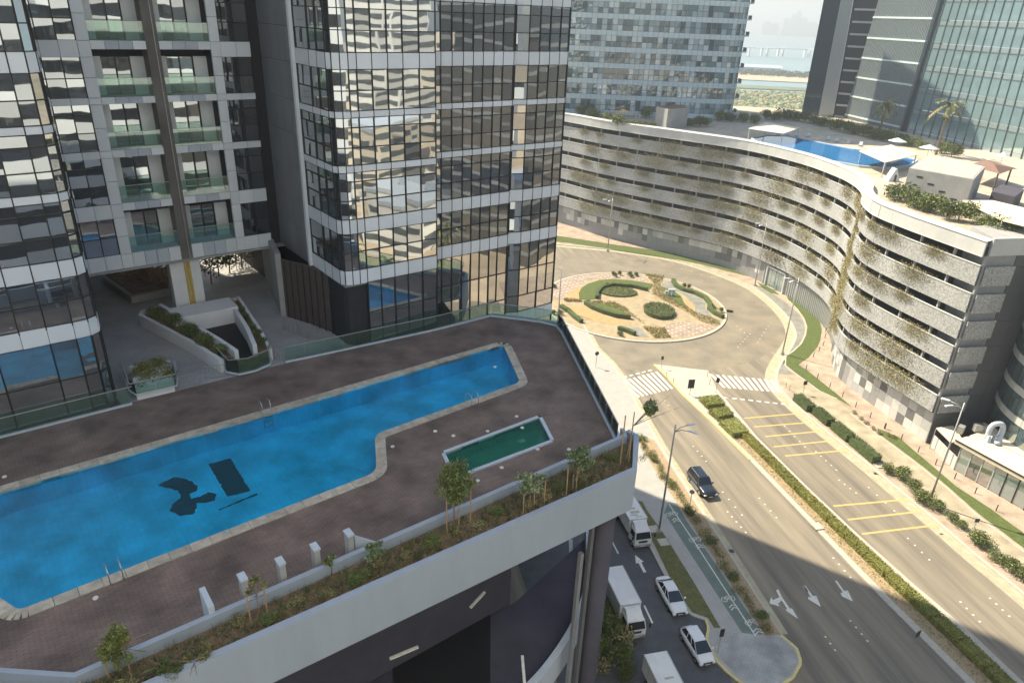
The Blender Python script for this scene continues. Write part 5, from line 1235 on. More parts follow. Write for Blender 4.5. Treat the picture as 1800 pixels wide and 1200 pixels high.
sign(1047, 645, 'dark round sign post at the left crosswalk behind the glass railing', 2.6, .7, .7, 'dark_metal', R_(20), True)
sign(1162, 647, 'small sign post at the tip of the pale refuge', 2.2, .4, .6, 'dark_metal', R_(0))
sign(1282, 553, 'low dark chevron board at the roundabout kerb', 1.0, 1.2, .5, 'dark_metal', R_(-20))
for k, (u, v) in enumerate(((1171, 663), (1183, 674), (1243, 662), (1247, 676), (1381, 682), (1387, 686))):
    r = empty('guard_post', G(u, v, .13)); tag(r, ['first', 'second', 'third', 'fourth', 'fifth', 'sixth'][k] + ' short orange striped post at the crosswalks, from the left', 'post', 'guard posts at the crosswalks')
    MB().tube([(0, 0, 0), (0, 0, 1.0)], .05, 8).build('post', M['paint_yellow'], r); MB().tube([(0, 0, .7), (0, 0, .85)], .055, 8).build('band', M['brown'], r)
sign(1712, 928, 'dark pair of plates on a post among the right hand shrubs', 1.4, .5, .5, 'dark_metal', R_(0))

# ================================================================== VEGETATION
GREEN = ['leaf_a', 'leaf_b', 'leaf_c']
def mats(names): return [M[n] for n in names]
def clump_mesh(name, rad, n, size, names, shell=.5, lobes=5):
    mb = MB()
    for _ in range(lobes):
        c = Vector((random.uniform(-.5, .5) * rad[0], random.uniform(-.5, .5) * rad[1], rad[2] * random.uniform(.55, 1.0)))
        mb.leaves(c, (rad[0] * .65, rad[1] * .65, rad[2] * .6), n // lobes, size, shell=shell)
    me = mb.build(name, mats(names)); d = me.data; bpy.data.objects.remove(me); return d
SHRUBS = [clump_mesh('shrub_foliage_%d' % k, (1, 1, .8), 1500, .075, GREEN, .4, 7) for k in range(3)]
DRYS = [clump_mesh('dry_foliage_%d' % k, (1, 1, .7), 420, .10, ['leaf_dry', 'leaf_straw', 'leaf_a'], .2) for k in range(3)]
STEM = MB().tube([(0, 0, 0), (.05, 0, .5), (.3, .1, .9)], [.05, .035, .01], 5).tube([(0, 0, .1), (-.25, .15, .8)], [.035, .01], 4).tube([(0, 0, .1), (.05, -.3, .75)], [.03, .01], 4)
_so = STEM.build('stem', M['bark']); STEM_ME = _so.data; bpy.data.objects.remove(_so)
def shrub(p, sx, sy, sz, label, group, meshes=SHRUBS, cat='shrub', name='shrub'):
    r = empty(name, p, random.uniform(0, 6.28)); tag(r, label, cat, group)
    o = link(bpy.data.objects.new('foliage', random.choice(meshes)), r); o.scale = (sx, sy, sz)
    s = link(bpy.data.objects.new('stem', STEM_ME), r); s.scale = (sx * .8, sy * .8, sz)
    return r
# box-clipped hedges on the right pavement
def hedge_block(pts, h, label, n, size=.07, names=('leaf_b', 'leaf_a', 'leaf_b'), group='clipped hedges by the right road', name='clipped_hedge', z=.13):
    """solid clipped block: twiggy core wrapped in leaves"""
    P = [Vector((p.x, p.y, 0)) for p in pts]; c = sum(P, Vector()) / len(P); Q = [p - c for p in P]
    r = empty(name, (c.x, c.y, z)); tag(r, label, 'hedge', group)
    MB().prism([q * .9 for q in Q], 0, h * .9).build('core', M[names[0]], r)
    mb = MB(); m = len(Q); per = [(Q[i], Q[(i + 1) % m]) for i in range(m)]
    tot = sum((b - a).length for a, b in per)
    for a, b in per:
        for _ in range(int(n * .6 * (b - a).length / tot)):
            p = a.lerp(b, random.random()) * random.uniform(.92, 1.02); mb.leaves(Vector((p.x, p.y, random.uniform(0, h))), (.02, .02, .02), 1, size)
    for _ in range(int(n * .6)):
        f, g = random.random(), random.random()
        if m == 4: p = Q[0].lerp(Q[1], f).lerp(Q[3].lerp(Q[2], f), g)
        else: p = Q[random.randrange(m)] * random.random() ** .5
        mb.leaves(Vector((p.x, p.y, h * random.uniform(.9, 1.06))), (.02, .02, .02), 1, size)
    mb.build('foliage', mats(names), r)
HB = [(1413, 708), (1447, 732), (1481, 759), (1520, 791)]
for k, (u, v) in enumerate(HB):
    c = G(u, v, .6); l = 1.9 if k < 3 else 2.6
    hedge_block([c - RD * l - RN * .75, c + RD * l - RN * .75, c + RD * l + RN * .75, c - RD * l + RN * .75], 1.15, 'box clipped green hedge, ' + ORD[k] + ' from the right crosswalk', 1500)
for k, (u, v, s) in enumerate(((1432, 722, .7), (1465, 748, .7), (1500, 776, .8), (1562, 828, 1.1), (1582, 843, 1.5), (1600, 858, 1.2), (1622, 879, 1.5), (1640, 893, 1.2), (1670, 912, 1.0), (1684, 925, .9), (1725, 958, 1.6), (1752, 984, 1.0), (1768, 996, 1.3), (1790, 1012, 1.4))):
    shrub(G(u, v, .14), s, s, s * .95, 'round green shrub, ' + ORD[k] + ' from the crosswalk along the right road verge', 'shrubs along the right road')
for k, (u, v) in enumerate(((1500, 726), (1512, 736), (1523, 745), (1533, 754), (1545, 762), (1560, 765), (1572, 770))):
    shrub(G(u, v, .14), .5, .5, .5, 'small low plant, ' + ORD[k] + ' in the thin strip between the lawns', 'plants in the thin strip', DRYS, 'plant', 'low_plant')
# median planting
NZ = [[(1228, 700), (1262, 697), (1275, 712), (1243, 716)], [(1244, 722), (1278, 717), (1290, 731), (1262, 737)], [(1262, 741), (1295, 737), (1318, 762), (1288, 766)]]
for k, q in enumerate(NZ):
    hedge_block(px(q, .5), .8, 'low yellow green hedge block, ' + ORD[k] + ' from the median tip', 1400, .09, ('leaf_c', 'leaf_yellow', 'leaf_a'), 'hedge blocks at the median tip')
hl = []
for k in range(17):
    a0 = 13.0 + 3.0 * k; a1 = a0 + 3.0
    q = [med_pt(a0, .44), med_pt(a1, .44), med_pt(a1, .74), med_pt(a0, .74)]
    hedge_block(q, .75, 'yellow green hedge length, ' + ORD[k] + ' along the median bed from the tip', 1300, .085, ('leaf_c', 'leaf_c', 'leaf_yellow'), 'hedge lengths along the median')
tuft = MB()
for _ in range(1500):
    a = random.uniform(10, 60); f = random.choice((random.uniform(.16, .42), random.uniform(.75, .85))); p = med_pt(a, f)
    tuft.leaves((p.x, p.y, .2), (.12, .12, .08), 4, .07)
tag(tuft.build('ground_cover', mats(['leaf_straw', 'leaf_dry', 'leaf_c'])), 'dry low ground cover in the median gravel', 'ground cover', kind='stuff')
# tufts along the left verge
VG = px([(1124, 772), (1160, 827), (1205, 890), (1255, 965), (1310, 1055), (1352, 1112)], .14)
vp = resample(VG, 1.0)
for k, p in enumerate(resample(VG, 1.75)[:27]):
    shrub(p, .75, 1.1, .7, 'low grassy tuft, ' + ORD[k] + ' down the narrow gravel verge from the podium corner', 'tufts along the verge', DRYS if k % 3 else SHRUBS, 'grass tuft', 'grass_tuft')
# roundabout planting
def isl_hedge(pts, w, h, label, names=('leaf_b', 'leaf_a', 'leaf_b')):
    P = resample(px(pts, .14), .5); r = empty('island_hedge', (0, 0, 0)); tag(r, label, 'hedge', 'roundabout hedges')
    mb = MB(); mb.wall([Vector((p.x, p.y, 0)) for p in P], .14, .14 + h * .9, w * .85); mb.build('core', M['leaf_b'], r)
    fo = MB()
    for p in P: fo.leaves((p.x, p.y, .14 + h * .55), (w * .55, w * .55, h * .55), 34, .1)
    fo.build('foliage', mats(names), r)
isl_hedge(crop(oa, S8, [(760, 560), (770, 480), (840, 410), (1000, 365), (1300, 385), (1520, 440)]), .8, .8, 'dark hedge curving round the sunken bed of the roundabout')
isl_hedge(crop(oa, S8, [(590, 640), (700, 710), (860, 775), (1040, 830), (1270, 860)]), .9, .9, 'dark hedge under the lower lawn of the roundabout')
isl_hedge(crop(oa, S8, [(220, 690), (340, 760), (430, 850), (530, 920)]), .9, .8, 'green hedge on the tower side of the roundabout')
isl_hedge(crop(oa, S8, [(1090, 1020), (1220, 1060), (1340, 1110)]), .9, .8, 'short green hedge at the front kerb of the roundabout')
isl_hedge(crop(ob, S8, [(540, 300), (580, 380), (700, 440), (880, 490), (1020, 560), (1090, 640), (1080, 720), (1180, 800), (1290, 850)]), 1.0, .8, 'long snaking hedge on the avenue side of the roundabout')
def disc_bed(u, v, rx, ry, h, label, names, n):
    c = G(u, v, .14); r = empty('round_bed', c); tag(r, label, 'hedge bed')
    ex = (G(u + rx, v, .14) - c).length; ey = (G(u, v + ry, .14) - c).length
    MB().prism([(ex * .95 * math.cos(a), ey * .95 * math.sin(a)) for a in [2 * math.pi * k / 28 for k in range(28)]], 0, h * .8).build('core', M['leaf_b'], r)
    mb = MB()
    for _ in range(n):
        a = random.uniform(0, 6.283); q = random.random() ** .5; mb.leaves((ex * q * math.cos(a), ey * q * math.sin(a), h * random.uniform(.75, 1.0)), (.1, .1, .1), 3, .11)
    mb.build('foliage', mats(names), r)
disc_bed(1158, 549, 27, 13, .9, 'round clipped olive hedge bed at the roundabout centre', ('leaf_b', 'leaf_dry', 'leaf_a'), 900)
disc_bed(1086, 514, 34, 8.5, .35, 'oval olive planting inside the lawn ring of the roundabout', ('leaf_a', 'leaf_dry', 'leaf_c'), 900)
def yellow_bed(seq, o, label, n):
    P = px(crop(o, S8, seq), .16); c = sum(P, Vector()) / len(P); r = empty('yellow_bed', (c.x, c.y, .14)); tag(r, label, 'flower bed', 'yellow roundabout beds')
    MB().prism([p - c for p in P], 0, .06).build('soil', M['gravel'], r); mb = MB()
    xs = [p.x for p in P]; ys = [p.y for p in P]
    def inside(x, y):
        k = False
        for a, b in zip(P, P[1:] + P[:1]):
            if (a.y > y) != (b.y > y) and x < (b.x - a.x) * (y - a.y) / (b.y - a.y) + a.x: k = not k
        return k
    got = 0
    while got < n * 3:
        x, y = random.uniform(min(xs), max(xs)), random.uniform(min(ys), max(ys))
        if inside(x, y): got += 1; mb.leaves((x - c.x, y - c.y, .22), (.24, .24, .2), 7, .1)
    mb.build('foliage', mats(('leaf_yellow', 'leaf_straw', 'leaf_c')), r)
yellow_bed([(110, 180), (400, 220), (345, 350), (400, 460), (520, 560), (760, 690), (900, 780), (1200, 880), (1250, 940), (1180, 970), (950, 890), (700, 730), (480, 620), (300, 540), (220, 480), (250, 330)], ob, 'yellow foliage band crossing the roundabout like a tail', 320)
yellow_bed([(560, 590), (840, 600), (1040, 620), (1180, 690), (1300, 800), (1420, 900), (1500, 940), (1440, 900), (1250, 790), (1090, 710), (900, 650), (700, 620)], oa, 'thin yellow plant row curving between roundabout lawns', 120)
yellow_bed([(80, 980), (280, 1000), (400, 1000), (500, 1140), (260, 1150)], ob, 'yellow plant patch at the front of the roundabout', 120)
yellow_bed([(270, 560), (400, 570), (520, 580), (540, 600), (280, 600)], oa, 'short yellow plant row at the back of the roundabout', 60)
for k, (u, v) in enumerate(((1079, 484), (1083, 487), (1089, 483), (1106, 484), (1110, 487), (1118, 485), (1202, 505), (1212, 507), (1256, 547), (1266, 548), (975, 506), (985, 553), (972, 552), (1090, 590), (1066, 504))):
    shrub(G(u, v, .14), .6, .6, .9, 'small dark pointed bush, ' + ORD[k] + ' counted around the roundabout edge', 'small bushes round the roundabout')
wb = empty('white_emblem', G(1177, 519, .22)); tag(wb, 'white upright block lettering on the small roundabout lawn', 'emblem')
for x in (-1.0, -.35, .45): MB().box(x, x + .45, -.2, .2, 0, 1.3 - abs(x) * .3).build('block', M['white_wall'], wb)
MB().box(-.4, 1.1, -.22, .22, 1.0, 1.35).build('block', M['white_wall'], wb)

# trailing plants on the ribbons of the car park
TR = []
for k in range(4):
    mb = MB()
    for _ in range(1500):
        x = random.gauss(0, 1.7); top = random.random() < .35
        z = random.gauss(.1, .2) if top else max(-2.3, random.gauss(-.75, .6))
        y = random.uniform(-.35, .35) if top else -.15 - random.random() * .2
        mb.leaves((x, y, z), (.05, .05, .05), 1, .095)
    o = mb.build('trailing_foliage_%d' % k, mats(['leaf_straw', 'leaf_dry', 'leaf_c'] if k % 2 else ['leaf_dry', 'leaf_c', 'leaf_straw'])); TR.append(o.data); bpy.data.objects.remove(o)
CPR = offset_path(dens(CP, .5), .5); LVN = ['lowest', 'second', 'third', 'fourth', 'fifth', 'top']
for lv_, (z0, z1) in enumerate(LEVELS):
    pos = random.uniform(6, 11); n = 0
    while pos < (len(CPR) - 3) * .5:
        i = len(CPR) - 1 - int(pos / .5)
        if i < 2: break
        p = CPR[i]; d = (CPR[min(i + 1, len(CPR) - 1)] - CPR[i - 1]).normalized()
        if p.y < 186 and n < len(ORD):
            sc_v = random.choice((random.uniform(.55, .9), random.uniform(.9, 1.45)))
            o = empty('trailing_plant', (p.x, p.y, z1 + .05), math.atan2(d.y, d.x)); o.scale = (sc_v, 1, sc_v); link(bpy.data.objects.new('foliage', random.choice(TR)), o)
            tag(o, 'dry trailing plant, ' + ORD[n] + ' from the near corner on the ' + LVN[lv_] + ' ribbon', 'trailing plant', 'trailing plants on the car park'); n += 1
        pos += random.uniform(3.6, 11.5)
# lush trailing growth in the bend
for k, z in enumerate([z1 for _, z1 in LEVELS]):
    p = CPR[min(range(len(CPR)), key=lambda i: (CPR[i] - Vector((56.3, 113, 0))).length)]
    o = empty('trailing_plant', (p.x, p.y, z), R_(-118)); o.scale = (1.6, 1.2, 1.7); link(bpy.data.objects.new('foliage', TR[1]), o)
    tag(o, 'bushy straw trailing plant in the inward bend on the ' + LVN[k] + ' ribbon', 'trailing plant', 'trailing plants in the bend')
# roof terrace greenery
for k, (u, v, s) in enumerate(((1580, 352, 2.0), (1600, 362, 1.9), (1615, 368, 1.5), (1634, 372, 2.0), (1664, 384, 1.8), (1684, 388, 1.9), (1730, 404, 1.6), (1752, 412, 1.9), (1773, 412, 1.4))):
    shrub(G(u, v, ZR), s * 1.2, s * 1.2, s * 1.3, 'bright green terrace shrub, ' + ORD[k] + ' from the parapet bend towards the near corner', 'shrubs along the terrace parapet')
for k, (u, v, s) in enumerate(((1022, 204, 2.2), (1045, 209, 2.4), (1065, 216, 2.0), (1085, 222, 2.2), (1104, 223, 1.5), (1118, 224, 1.6), (1131, 226, 1.5), (1143, 226, 1.4), (1135, 209, 2.4), (1215, 222, 1.8), (1230, 222, 2.0), (1243, 223, 1.8), (1262, 213, 2.0), (1285, 214, 2.0), (1306, 215, 2.0), (1326, 217, 2.0))):
    shrub(G(u, v, ZR), s, s, s * 1.1, 'dark terrace shrub, ' + ORD[k] + ' from the far end below the apartment tower', 'shrubs below the apartment tower')
for k, (u, v, s) in enumerate(((1345, 209, 2.0), (1360, 212, 2.2), (1378, 210, 2.6), (1396, 212, 2.4), (1414, 214, 2.2), (1430, 218, 2.0), (1448, 222, 2.3), (1466, 228, 2.4), (1484, 232, 2.2), (1500, 236, 2.3), (1517, 240, 2.2), (1533, 244, 2.2), (1550, 247, 2.2), (1566, 250, 2.2), (1584, 254, 2.0), (1602, 258, 2.0), (1655, 270, 2.2), (1672, 276, 2.2), (1618, 262, 1.6))):
    shrub(G(u, v, ZR), s, s, s * 1.1, 'dark green shrub, ' + ORD[k] + ' along the row before the glass tower', 'shrubs before the glass tower')
# palms
def palm(p, h, label, crown=2.8, group=None, n=26):
    r = empty('palm_tree', p); tag(r, label, 'palm tree', group)
    MB().tube([(0, 0, 0), (.1, 0, h * .5), (0, .05, h)], [.28, .22, .2], 8).build('trunk', M['bark'], r, True)
    mb = MB()
    for k in range(n):
        a = random.uniform(0, 6.283); el = random.uniform(-.5, 1.2); ln = crown * random.uniform(.8, 1.1)
        d = Vector((math.cos(a), math.sin(a), 0)); sd = Vector((-d.y, d.x, 0)); pts = []
        for q in range(7):
            t = q / 6; pts.append(Vector((0, 0, h)) + d * ln * t * math.cos(el * (1 - t * .6)) + Vector((0, 0, ln * (math.sin(el) * t - .75 * t * t))))
        for a_, b_ in zip(pts, pts[1:]):
            for s in (-1, 1):
                for w in (0, .5):
                    m_ = a_.lerp(b_, w); mb.face([m_, m_ + (b_ - a_) * .55, m_ + (b_ - a_) * .7 + sd * s * .42 * crown / 2.8 - Vector((0, 0, .16))], random.randrange(3))
    mb.build('crown', mats(('leaf_b', 'leaf_b', 'leaf_dry')), r)
palm(G(1543, 241, ZR), 7.8, 'date palm before the louvred flank of the glass tower', 3.2)
palm(G(1645, 272, ZR), 10.0, 'leaning date palm before the blue glass facade', 3.6)

# ---- planter on the pool deck
def leaf_tree(u, v, z, h, crown_c, rad, n, size, names, label, stakes=2, name='young_tree', trunk_r=.05, lean=(0, 0)):
    q = G(u, v, z); r = empty(name, q, ROT); tag(r, label, 'tree')
    tr = MB(); tp = Vector((lean[0], lean[1], h * .6)); tr.tube([(0, 0, 0), tp * .5 + Vector((.03, 0, 0)), tp, (crown_c[0], crown_c[1], crown_c[2])], [trunk_r, trunk_r * .8, trunk_r * .6, trunk_r * .3], 6)
    for _ in range(7):
        a = Vector((random.gauss(0, rad[0] * .6), random.gauss(0, rad[1] * .6), crown_c[2] + random.gauss(0, rad[2] * .5))) + Vector((crown_c[0], crown_c[1], 0)); tr.tube([tp, tp.lerp(a, .5) + Vector((0, 0, .08)), a], [trunk_r * .5, trunk_r * .3, .01], 4)
    tr.build('trunk', M['bark'], r, True)
    n = int(n * 1.7); size *= .8; mb = MB(); lob = max(5, n // 150)
    for k in range(lob):
        while True:
            p = Vector((random.uniform(-1, 1), random.uniform(-1, 1), random.uniform(-1, 1)))
            if p.length < 1: break
        c = Vector((crown_c[0] + p.x * rad[0] * .75, crown_c[1] + p.y * rad[1] * .75, crown_c[2] + p.z * rad[2] * .75))
        mb.leaves(c, (rad[0] * .36, rad[1] * .36, rad[2] * .3), n // lob, size, shell=.1)
    mb.build('crown', mats(names), r)
    for k in range(stakes):
        x = -.35 + .7 * k if stakes > 1 else .35
        MB().tube([(x, .05, 0), (x * 1.02, .08, h * .8)], .035, 6).build('stake', M['stake'], r)
        MB().tube([(x, .06, h * .55), (0, 0, h * .56)], .012, 4).build('tie', M['dark_metal'], r)
    return r
ZS = 28.55
leaf_tree(797, 935, ZS, 3.3, (.15, 0, 3.0), (1.25, 1.1, 1.25), 3600, .085, GREEN, 'leafy young tree tied to wooden stakes in the middle of the deck planter', 3)
leaf_tree(212, 1190, ZS, 2.4, (.2, 0, 1.6), (.75, .7, 1.15), 1900, .075, ['leaf_c', 'leaf_a', 'leaf_c'], 'bright green staked tree at the lower left of the deck planter', 2)
leaf_tree(930, 900, ZS, 1.9, (0, 0, 1.95), (1.05, .9, .7), 1000, .11, ['leaf_pale', 'leaf_a', 'leaf_pale'], 'pale broad-leaved frangipani with thick bare stems in the planter', 3, 'frangipani_tree')
leaf_tree(1005, 868, ZS, 2.2, (.35, 0, 2.2), (1.05, .9, .75), 1300, .09, ['leaf_a', 'leaf_pale', 'leaf_b'], 'small bushy tree on two stakes near the planter corner', 2)
leaf_tree(1098, 818, ZS, 4.3, (1.5, -.2, 3.5), (1.2, .8, .7), 900, .11, ['leaf_a', 'leaf_b', 'leaf_pale'], 'leaning sparse tree with tall stakes at the planter corner', 2, lean=(.3, 0))
leaf_tree(457, 1090, ZS, 2.2, (.05, 0, 1.9), (.5, .5, .75), 340, .065, ['leaf_a', 'leaf_b', 'leaf_dry'], 'thin sapling in a small frame before the square posts', 2, trunk_r=.03)
leaf_tree(583, 1010, ZS, 1.2, (0, 0, 1.0), (.4, .4, .45), 300, .075, GREEN, 'short dark sapling, left of two near the blue screen', 0, trunk_r=.03)
leaf_tree(662, 1000, ZS, 1.3, (0, 0, 1.0), (.75, .6, .5), 600, .085, ['leaf_a', 'leaf_pale', 'leaf_b'], 'low spreading sapling, right of two near the blue screen', 0, trunk_r=.03)
leaf_tree(290, 1185, ZS, .7, (0, 0, .5), (.7, .5, .35), 400, .07, ['leaf_b', 'leaf_a', 'leaf_b'], 'dark low bush at the lower left of the planter', 0, 'planter_bush')
leaf_tree(345, 1175, ZS, .6, (0, 0, .45), (.9, .5, .3), 420, .07, ['leaf_b', 'leaf_a', 'leaf_dry'], 'wide dark bush beside the lower left planter wall', 0, 'planter_bush')
gc = MB()
for _ in range(9000):
    s = random.uniform(-24, 6.6); t = random.uniform(-22.55, -20.65) if s > -21 else random.uniform(-21.6, -20.6)
    lim = -22.75 if s > 4 else (-21.95 - .0327 * (s + 22.5) if s > -22.5 else -21.0 + (s + 26) * -.26)
    if t < lim + .35 or t > (-20.65 if s > -22 else -20.6): continue
    dens_ = .5 + .5 * math.sin(s * .9) * math.sin(s * .37 + 1.3)
    if random.random() < .25 + .6 * dens_:
        p = L(s, t, ZS + random.uniform(.02, .18)); gc.leaves(p, (.10, .10, .10), 4, .04)
    if random.random() < .10:
        p = L(s, t, ZS); 
        for _q in range(5): gc.tube([p, p + Vector((random.gauss(0, .12), random.gauss(0, .12), random.uniform(.15, .45)))], [.008, .004], 3, 2, False)
tag(gc.build('ground_cover', mats(['leaf_dry', 'leaf_a', 'leaf_b'])), 'dry scrubby ground cover filling the long deck planter', 'ground cover', kind='stuff')
for k in range(22):
    s = -23.5 + k * 1.35 + random.uniform(-.3, .3); t = random.uniform(-22.2, -20.8) if s > -21 else -20.9
    shrub(L(s, t, ZS), random.uniform(.35, .6), random.uniform(.35, .6), random.uniform(.3, .6), 'low scrubby plant, ' + ORD[k] + ' along the deck planter from its lower end', 'scrub in the deck planter', SHRUBS if k % 3 == 0 else DRYS, 'plant', 'scrub_plant')
# plants in the stair well planters
for k, (s, t, z, sx) in enumerate(((-11.6, 14.0, 28.7, .8), (-11.0, 11.6, 28.7, .95), (-10.4, 9.0, 28.7, .95), (-9.9, 6.6, 28.7, .9), (-9.4, 4.4, 28.7, .7))):
    shrub(L(s, t, z), sx, sx, sx, 'green shrub, ' + ORD[k] + ' from the back in the left stair well planter', 'shrubs in the left stair well planter')
for k, (s, t) in enumerate(((-5.6, 13.2), (-5.8, 11.4), (-6.0, 9.6), (-6.15, 7.8), (-6.3, 6.0), (-6.5, 4.4))):
    shrub(L(s, t, 28.7), .52, .6, .5, 'low shrub, ' + ORD[k] + ' from the back in the right stair well planter', 'shrubs in the right stair well planter', SHRUBS if k else DRYS)
for k in range(5): shrub(L(-9.0 + .55 * k, 2.7, 28.4), .4, .4, .4, 'low green plant, ' + ORD[k] + ' from the left behind the front stair well glass', 'plants behind the front glass')
# bushes beside the side road under the podium
for k, (u, v, s) in enumerate(((1068, 1055, 1.1), (1062, 1090, 1.2), (1075, 1120, 1.5), (1090, 1135, 1.4), (1060, 1150, 1.2), (1085, 1165, 1.3), (1050, 1185, 1.3), (1100, 1190, 1.0))):
    shrub(G(u, v, 0.1), s, s, s * 1.6, 'dark leafy bush, ' + ORD[k] + ' beside the truck lane under the podium', 'bushes under the podium', SHRUBS if k % 3 else DRYS)
# ================================================================== VEHICLES
M['paint_suv'] = pm('paint_suv', (0.018, 0.025, 0.035), .25, metal=.3, var=.05, coat=.8, spec=.6)
M['paint_car'] = pm('paint_car', (0.70, 0.71, 0.72), .3, var=.03, coat=.6)
M['truck_white'] = pm('truck_white', (0.66, 0.67, 0.67), .45, var=.07, scale=1.2)
M['cargo'] = pm('cargo', (0.68, 0.69, 0.69), .6, var=.08, scale=.8)
M['tyre'] = pm('tyre', (0.02, 0.02, 0.021), .8, var=.1)
M['rim'] = pm('rim', (0.40, 0.41, 0.42), .35, metal=.8, var=.05)
M['car_glass'] = mirror_glass('car_glass', (0.012, 0.014, 0.016), .0, 1.0, refl=(.06, .07))
M['head'] = pm('headlight', (0.75, 0.77, 0.78), .15, var=.05); M['tail'] = pm('taillight', (0.35, 0.02, 0.02), .25, var=.05)
def wheel(r, x, y, rad, w):
    s = 1 if y > 0 else -1
    t = MB().tube([(x, y - w / 2, rad), (x, y + w / 2, rad)], rad, 18).build('wheel', M['tyre'], r)
    MB().tube([(x, y + s * (w / 2 + .005), rad), (x, y + s * (w / 2 + .02), rad)], rad * .62, 12).build('rim', M['rim'], t)
def car(label, cat, pos, heading, paint, stations, cabin, W, wb, rad, name, rails=False):
    """stations: (x, z top, half width factor) from rear to front for the lower body; cabin: belt and roof outline"""
    r = empty(name, pos, heading); tag(r, label, cat)
    hw = W / 2; b = MB(); rings = []
    fine = catmull([Vector((x, zt, wf)) for (x, zt, wf, zb) in stations], 4); fb_ = catmull([Vector((x, zb, 0)) for (x, zt, wf, zb) in stations], 4)
    for p, q in zip(fine, fb_):
        x, zt, wf, zb = p.x, p.y, p.z, q.y; w = hw * min(wf, 1.0); zc = (zt + zb) / 2; hz = (zt - zb) / 2; rg = []
        for k in range(24):
            a_ = 2 * math.pi * k / 24; cs, sn = math.cos(a_), math.sin(a_); e = 2 / 3.4
            rg.append((x, w * math.copysign(abs(cs) ** e, cs) * (1 - .05 * max(0, sn)), zc + hz * math.copysign(abs(sn) ** e, sn)))
        rings.append(rg)
    n = len(rings[0]); base = len(b.v)
    for rg in rings: b.v.extend(rg)
    for i in range(len(rings) - 1):
        for k in range(n): b.f.append((base + i * n + k, base + (i + 1) * n + k, base + (i + 1) * n + (k + 1) % n, base + i * n + (k + 1) % n)); b.m.append(0)
    b.f.append(tuple(base + k for k in range(n))); b.m.append(0); e = base + (len(rings) - 1) * n; b.f.append(tuple(e + n - 1 - k for k in range(n))); b.m.append(0)
    b.build('body', paint, r, True)
    xr0, xr1, xf1, xf0, zb_, zr, wt, wr = cabin     # rear base, rear top, front top, front base, belt z, roof z, half widths
    xm = [xr0, xr1, (xr1 + xf1) / 2, xf1, xf0]
    c = {}
    # roof shell
    rf = MB(); A = []
    for x, dz in ((xr1 - .06, -.05), (xr1 + .15, 0), ((xr1 + xf1) / 2, .035), (xf1 - .15, .01), (xf1 + .05, -.05)):
        A.append([(x, -wr, zr + dz - .05), (x, -wr * .8, zr + dz), (x, 0, zr + dz + .02), (x, wr * .8, zr + dz), (x, wr, zr + dz - .05)])
    for p, q in zip(A, A[1:]):
        for k in range(4): rf.face([p[k], q[k], q[k + 1], p[k + 1]])
    rf.build('roof', paint, r, True)
    zt = zr - .06; wg = wr + .005
    P = lambda x, y, z: (x, y, z)
    MB().face([P(xf0, -wt, zb_), P(xf0, wt, zb_), P(xf1, wg, zt), P(xf1, -wg, zt)]).build('windscreen', M['car_glass'], r)
    MB().face([P(xr0, wt, zb_), P(xr0, -wt, zb_), P(xr1, -wg, zt), P(xr1, wg, zt)]).build('rear_window', M['car_glass'], r)
    for s in (-1, 1):
        L0, L1 = xr0 + .12, xf0 - .12
        def at(f, top): 
            return (xr1 + (xf1 - xr1) * f, s * wg, zt) if top else (L0 + (L1 - L0) * f, s * (wt + .005), zb_)
        side = MB().face([at(0, 0), at(1, 0), at(1, 1), at(0, 1)]) if s < 0 else MB().face([at(1, 0), at(0, 0), at(0, 1), at(1, 1)])
        side.build('side_window', M['car_glass'], r)
        for f in (.0, .36, .66, 1.0):
            a_, b_ = Vector(at(f, 0)), Vector(at(f, 1)); MB().bar(a_ + Vector((0, s * .01, 0)), b_ + Vector((0, s * .01, 0)), .08, .03, 0, up=Vector((0, 1, 0))).build('pillar', paint, r)
        MB().hexa([(xf0 - .35, s * hw * .98, zb_ + .02), (xf0 - .18, s * hw * .98, zb_ + .02), (xf0 - .18, s * (hw + .17), zb_ + .04), (xf0 - .35, s * (hw + .17), zb_ + .04), (xf0 - .35, s * hw * .98, zb_ + .16), (xf0 - .2, s * hw * .98, zb_ + .16), (xf0 - .2, s * (hw + .15), zb_ + .18), (xf0 - .35, s * (hw + .15), zb_ + .18)]).build('mirror', paint, r)
        xF, zF = stations[-1][0], stations[-1][1]; xR, zR_ = stations[0][0], stations[0][1]
        MB().box(xF - .22, xF + .015, min(s * hw * .55, s * hw * .86), max(s * hw * .55, s * hw * .86), zF - .2, zF - .04).build('headlight', M['head'], r)
        MB().box(xR - .015, xR + .18, min(s * hw * .55, s * hw * .88), max(s * hw * .55, s * hw * .88), zR_ - .25, zR_ - .07).build('tail_light', M['tail'], r)
        for x in (-wb / 2, wb / 2): wheel(r, x, s * (hw - .1), rad, .22)
        if rails: MB().bar((xr1 + .2, s * wr * .86, zr + .05), (xf1 - .2, s * wr * .86, zr + .05), .05, .05).build('roof_rail', M['steel'], r); MB().bar((-wb / 2 + .45, s * (hw + .02), .42), (wb / 2 - .45, s * (hw + .02), .42), .14, .06).build('side_step', M['steel'], r)
    xF = stations[-1][0]
    MB().box(xF - .02, xF + .02, -hw * .5, hw * .5, .42, .62).build('grille', M['dark_metal'], r); MB().box(xF + .0, xF + .025, -.26, .26, .36, .47).build('number_plate', M['paint_white'], r)
HD = math.atan2(RD.y, RD.x)
SUV_ST = [(-2.42, .98, .8, .48), (-2.3, 1.08, .93, .38), (-1.7, 1.12, 1.0, .32), (0, 1.12, 1.0, .30), (.95, 1.12, 1.0, .30), (1.35, 1.10, .99, .32), (2.0, 1.05, .95, .36), (2.32, .95, .85, .42), (2.45, .78, .72, .48)]
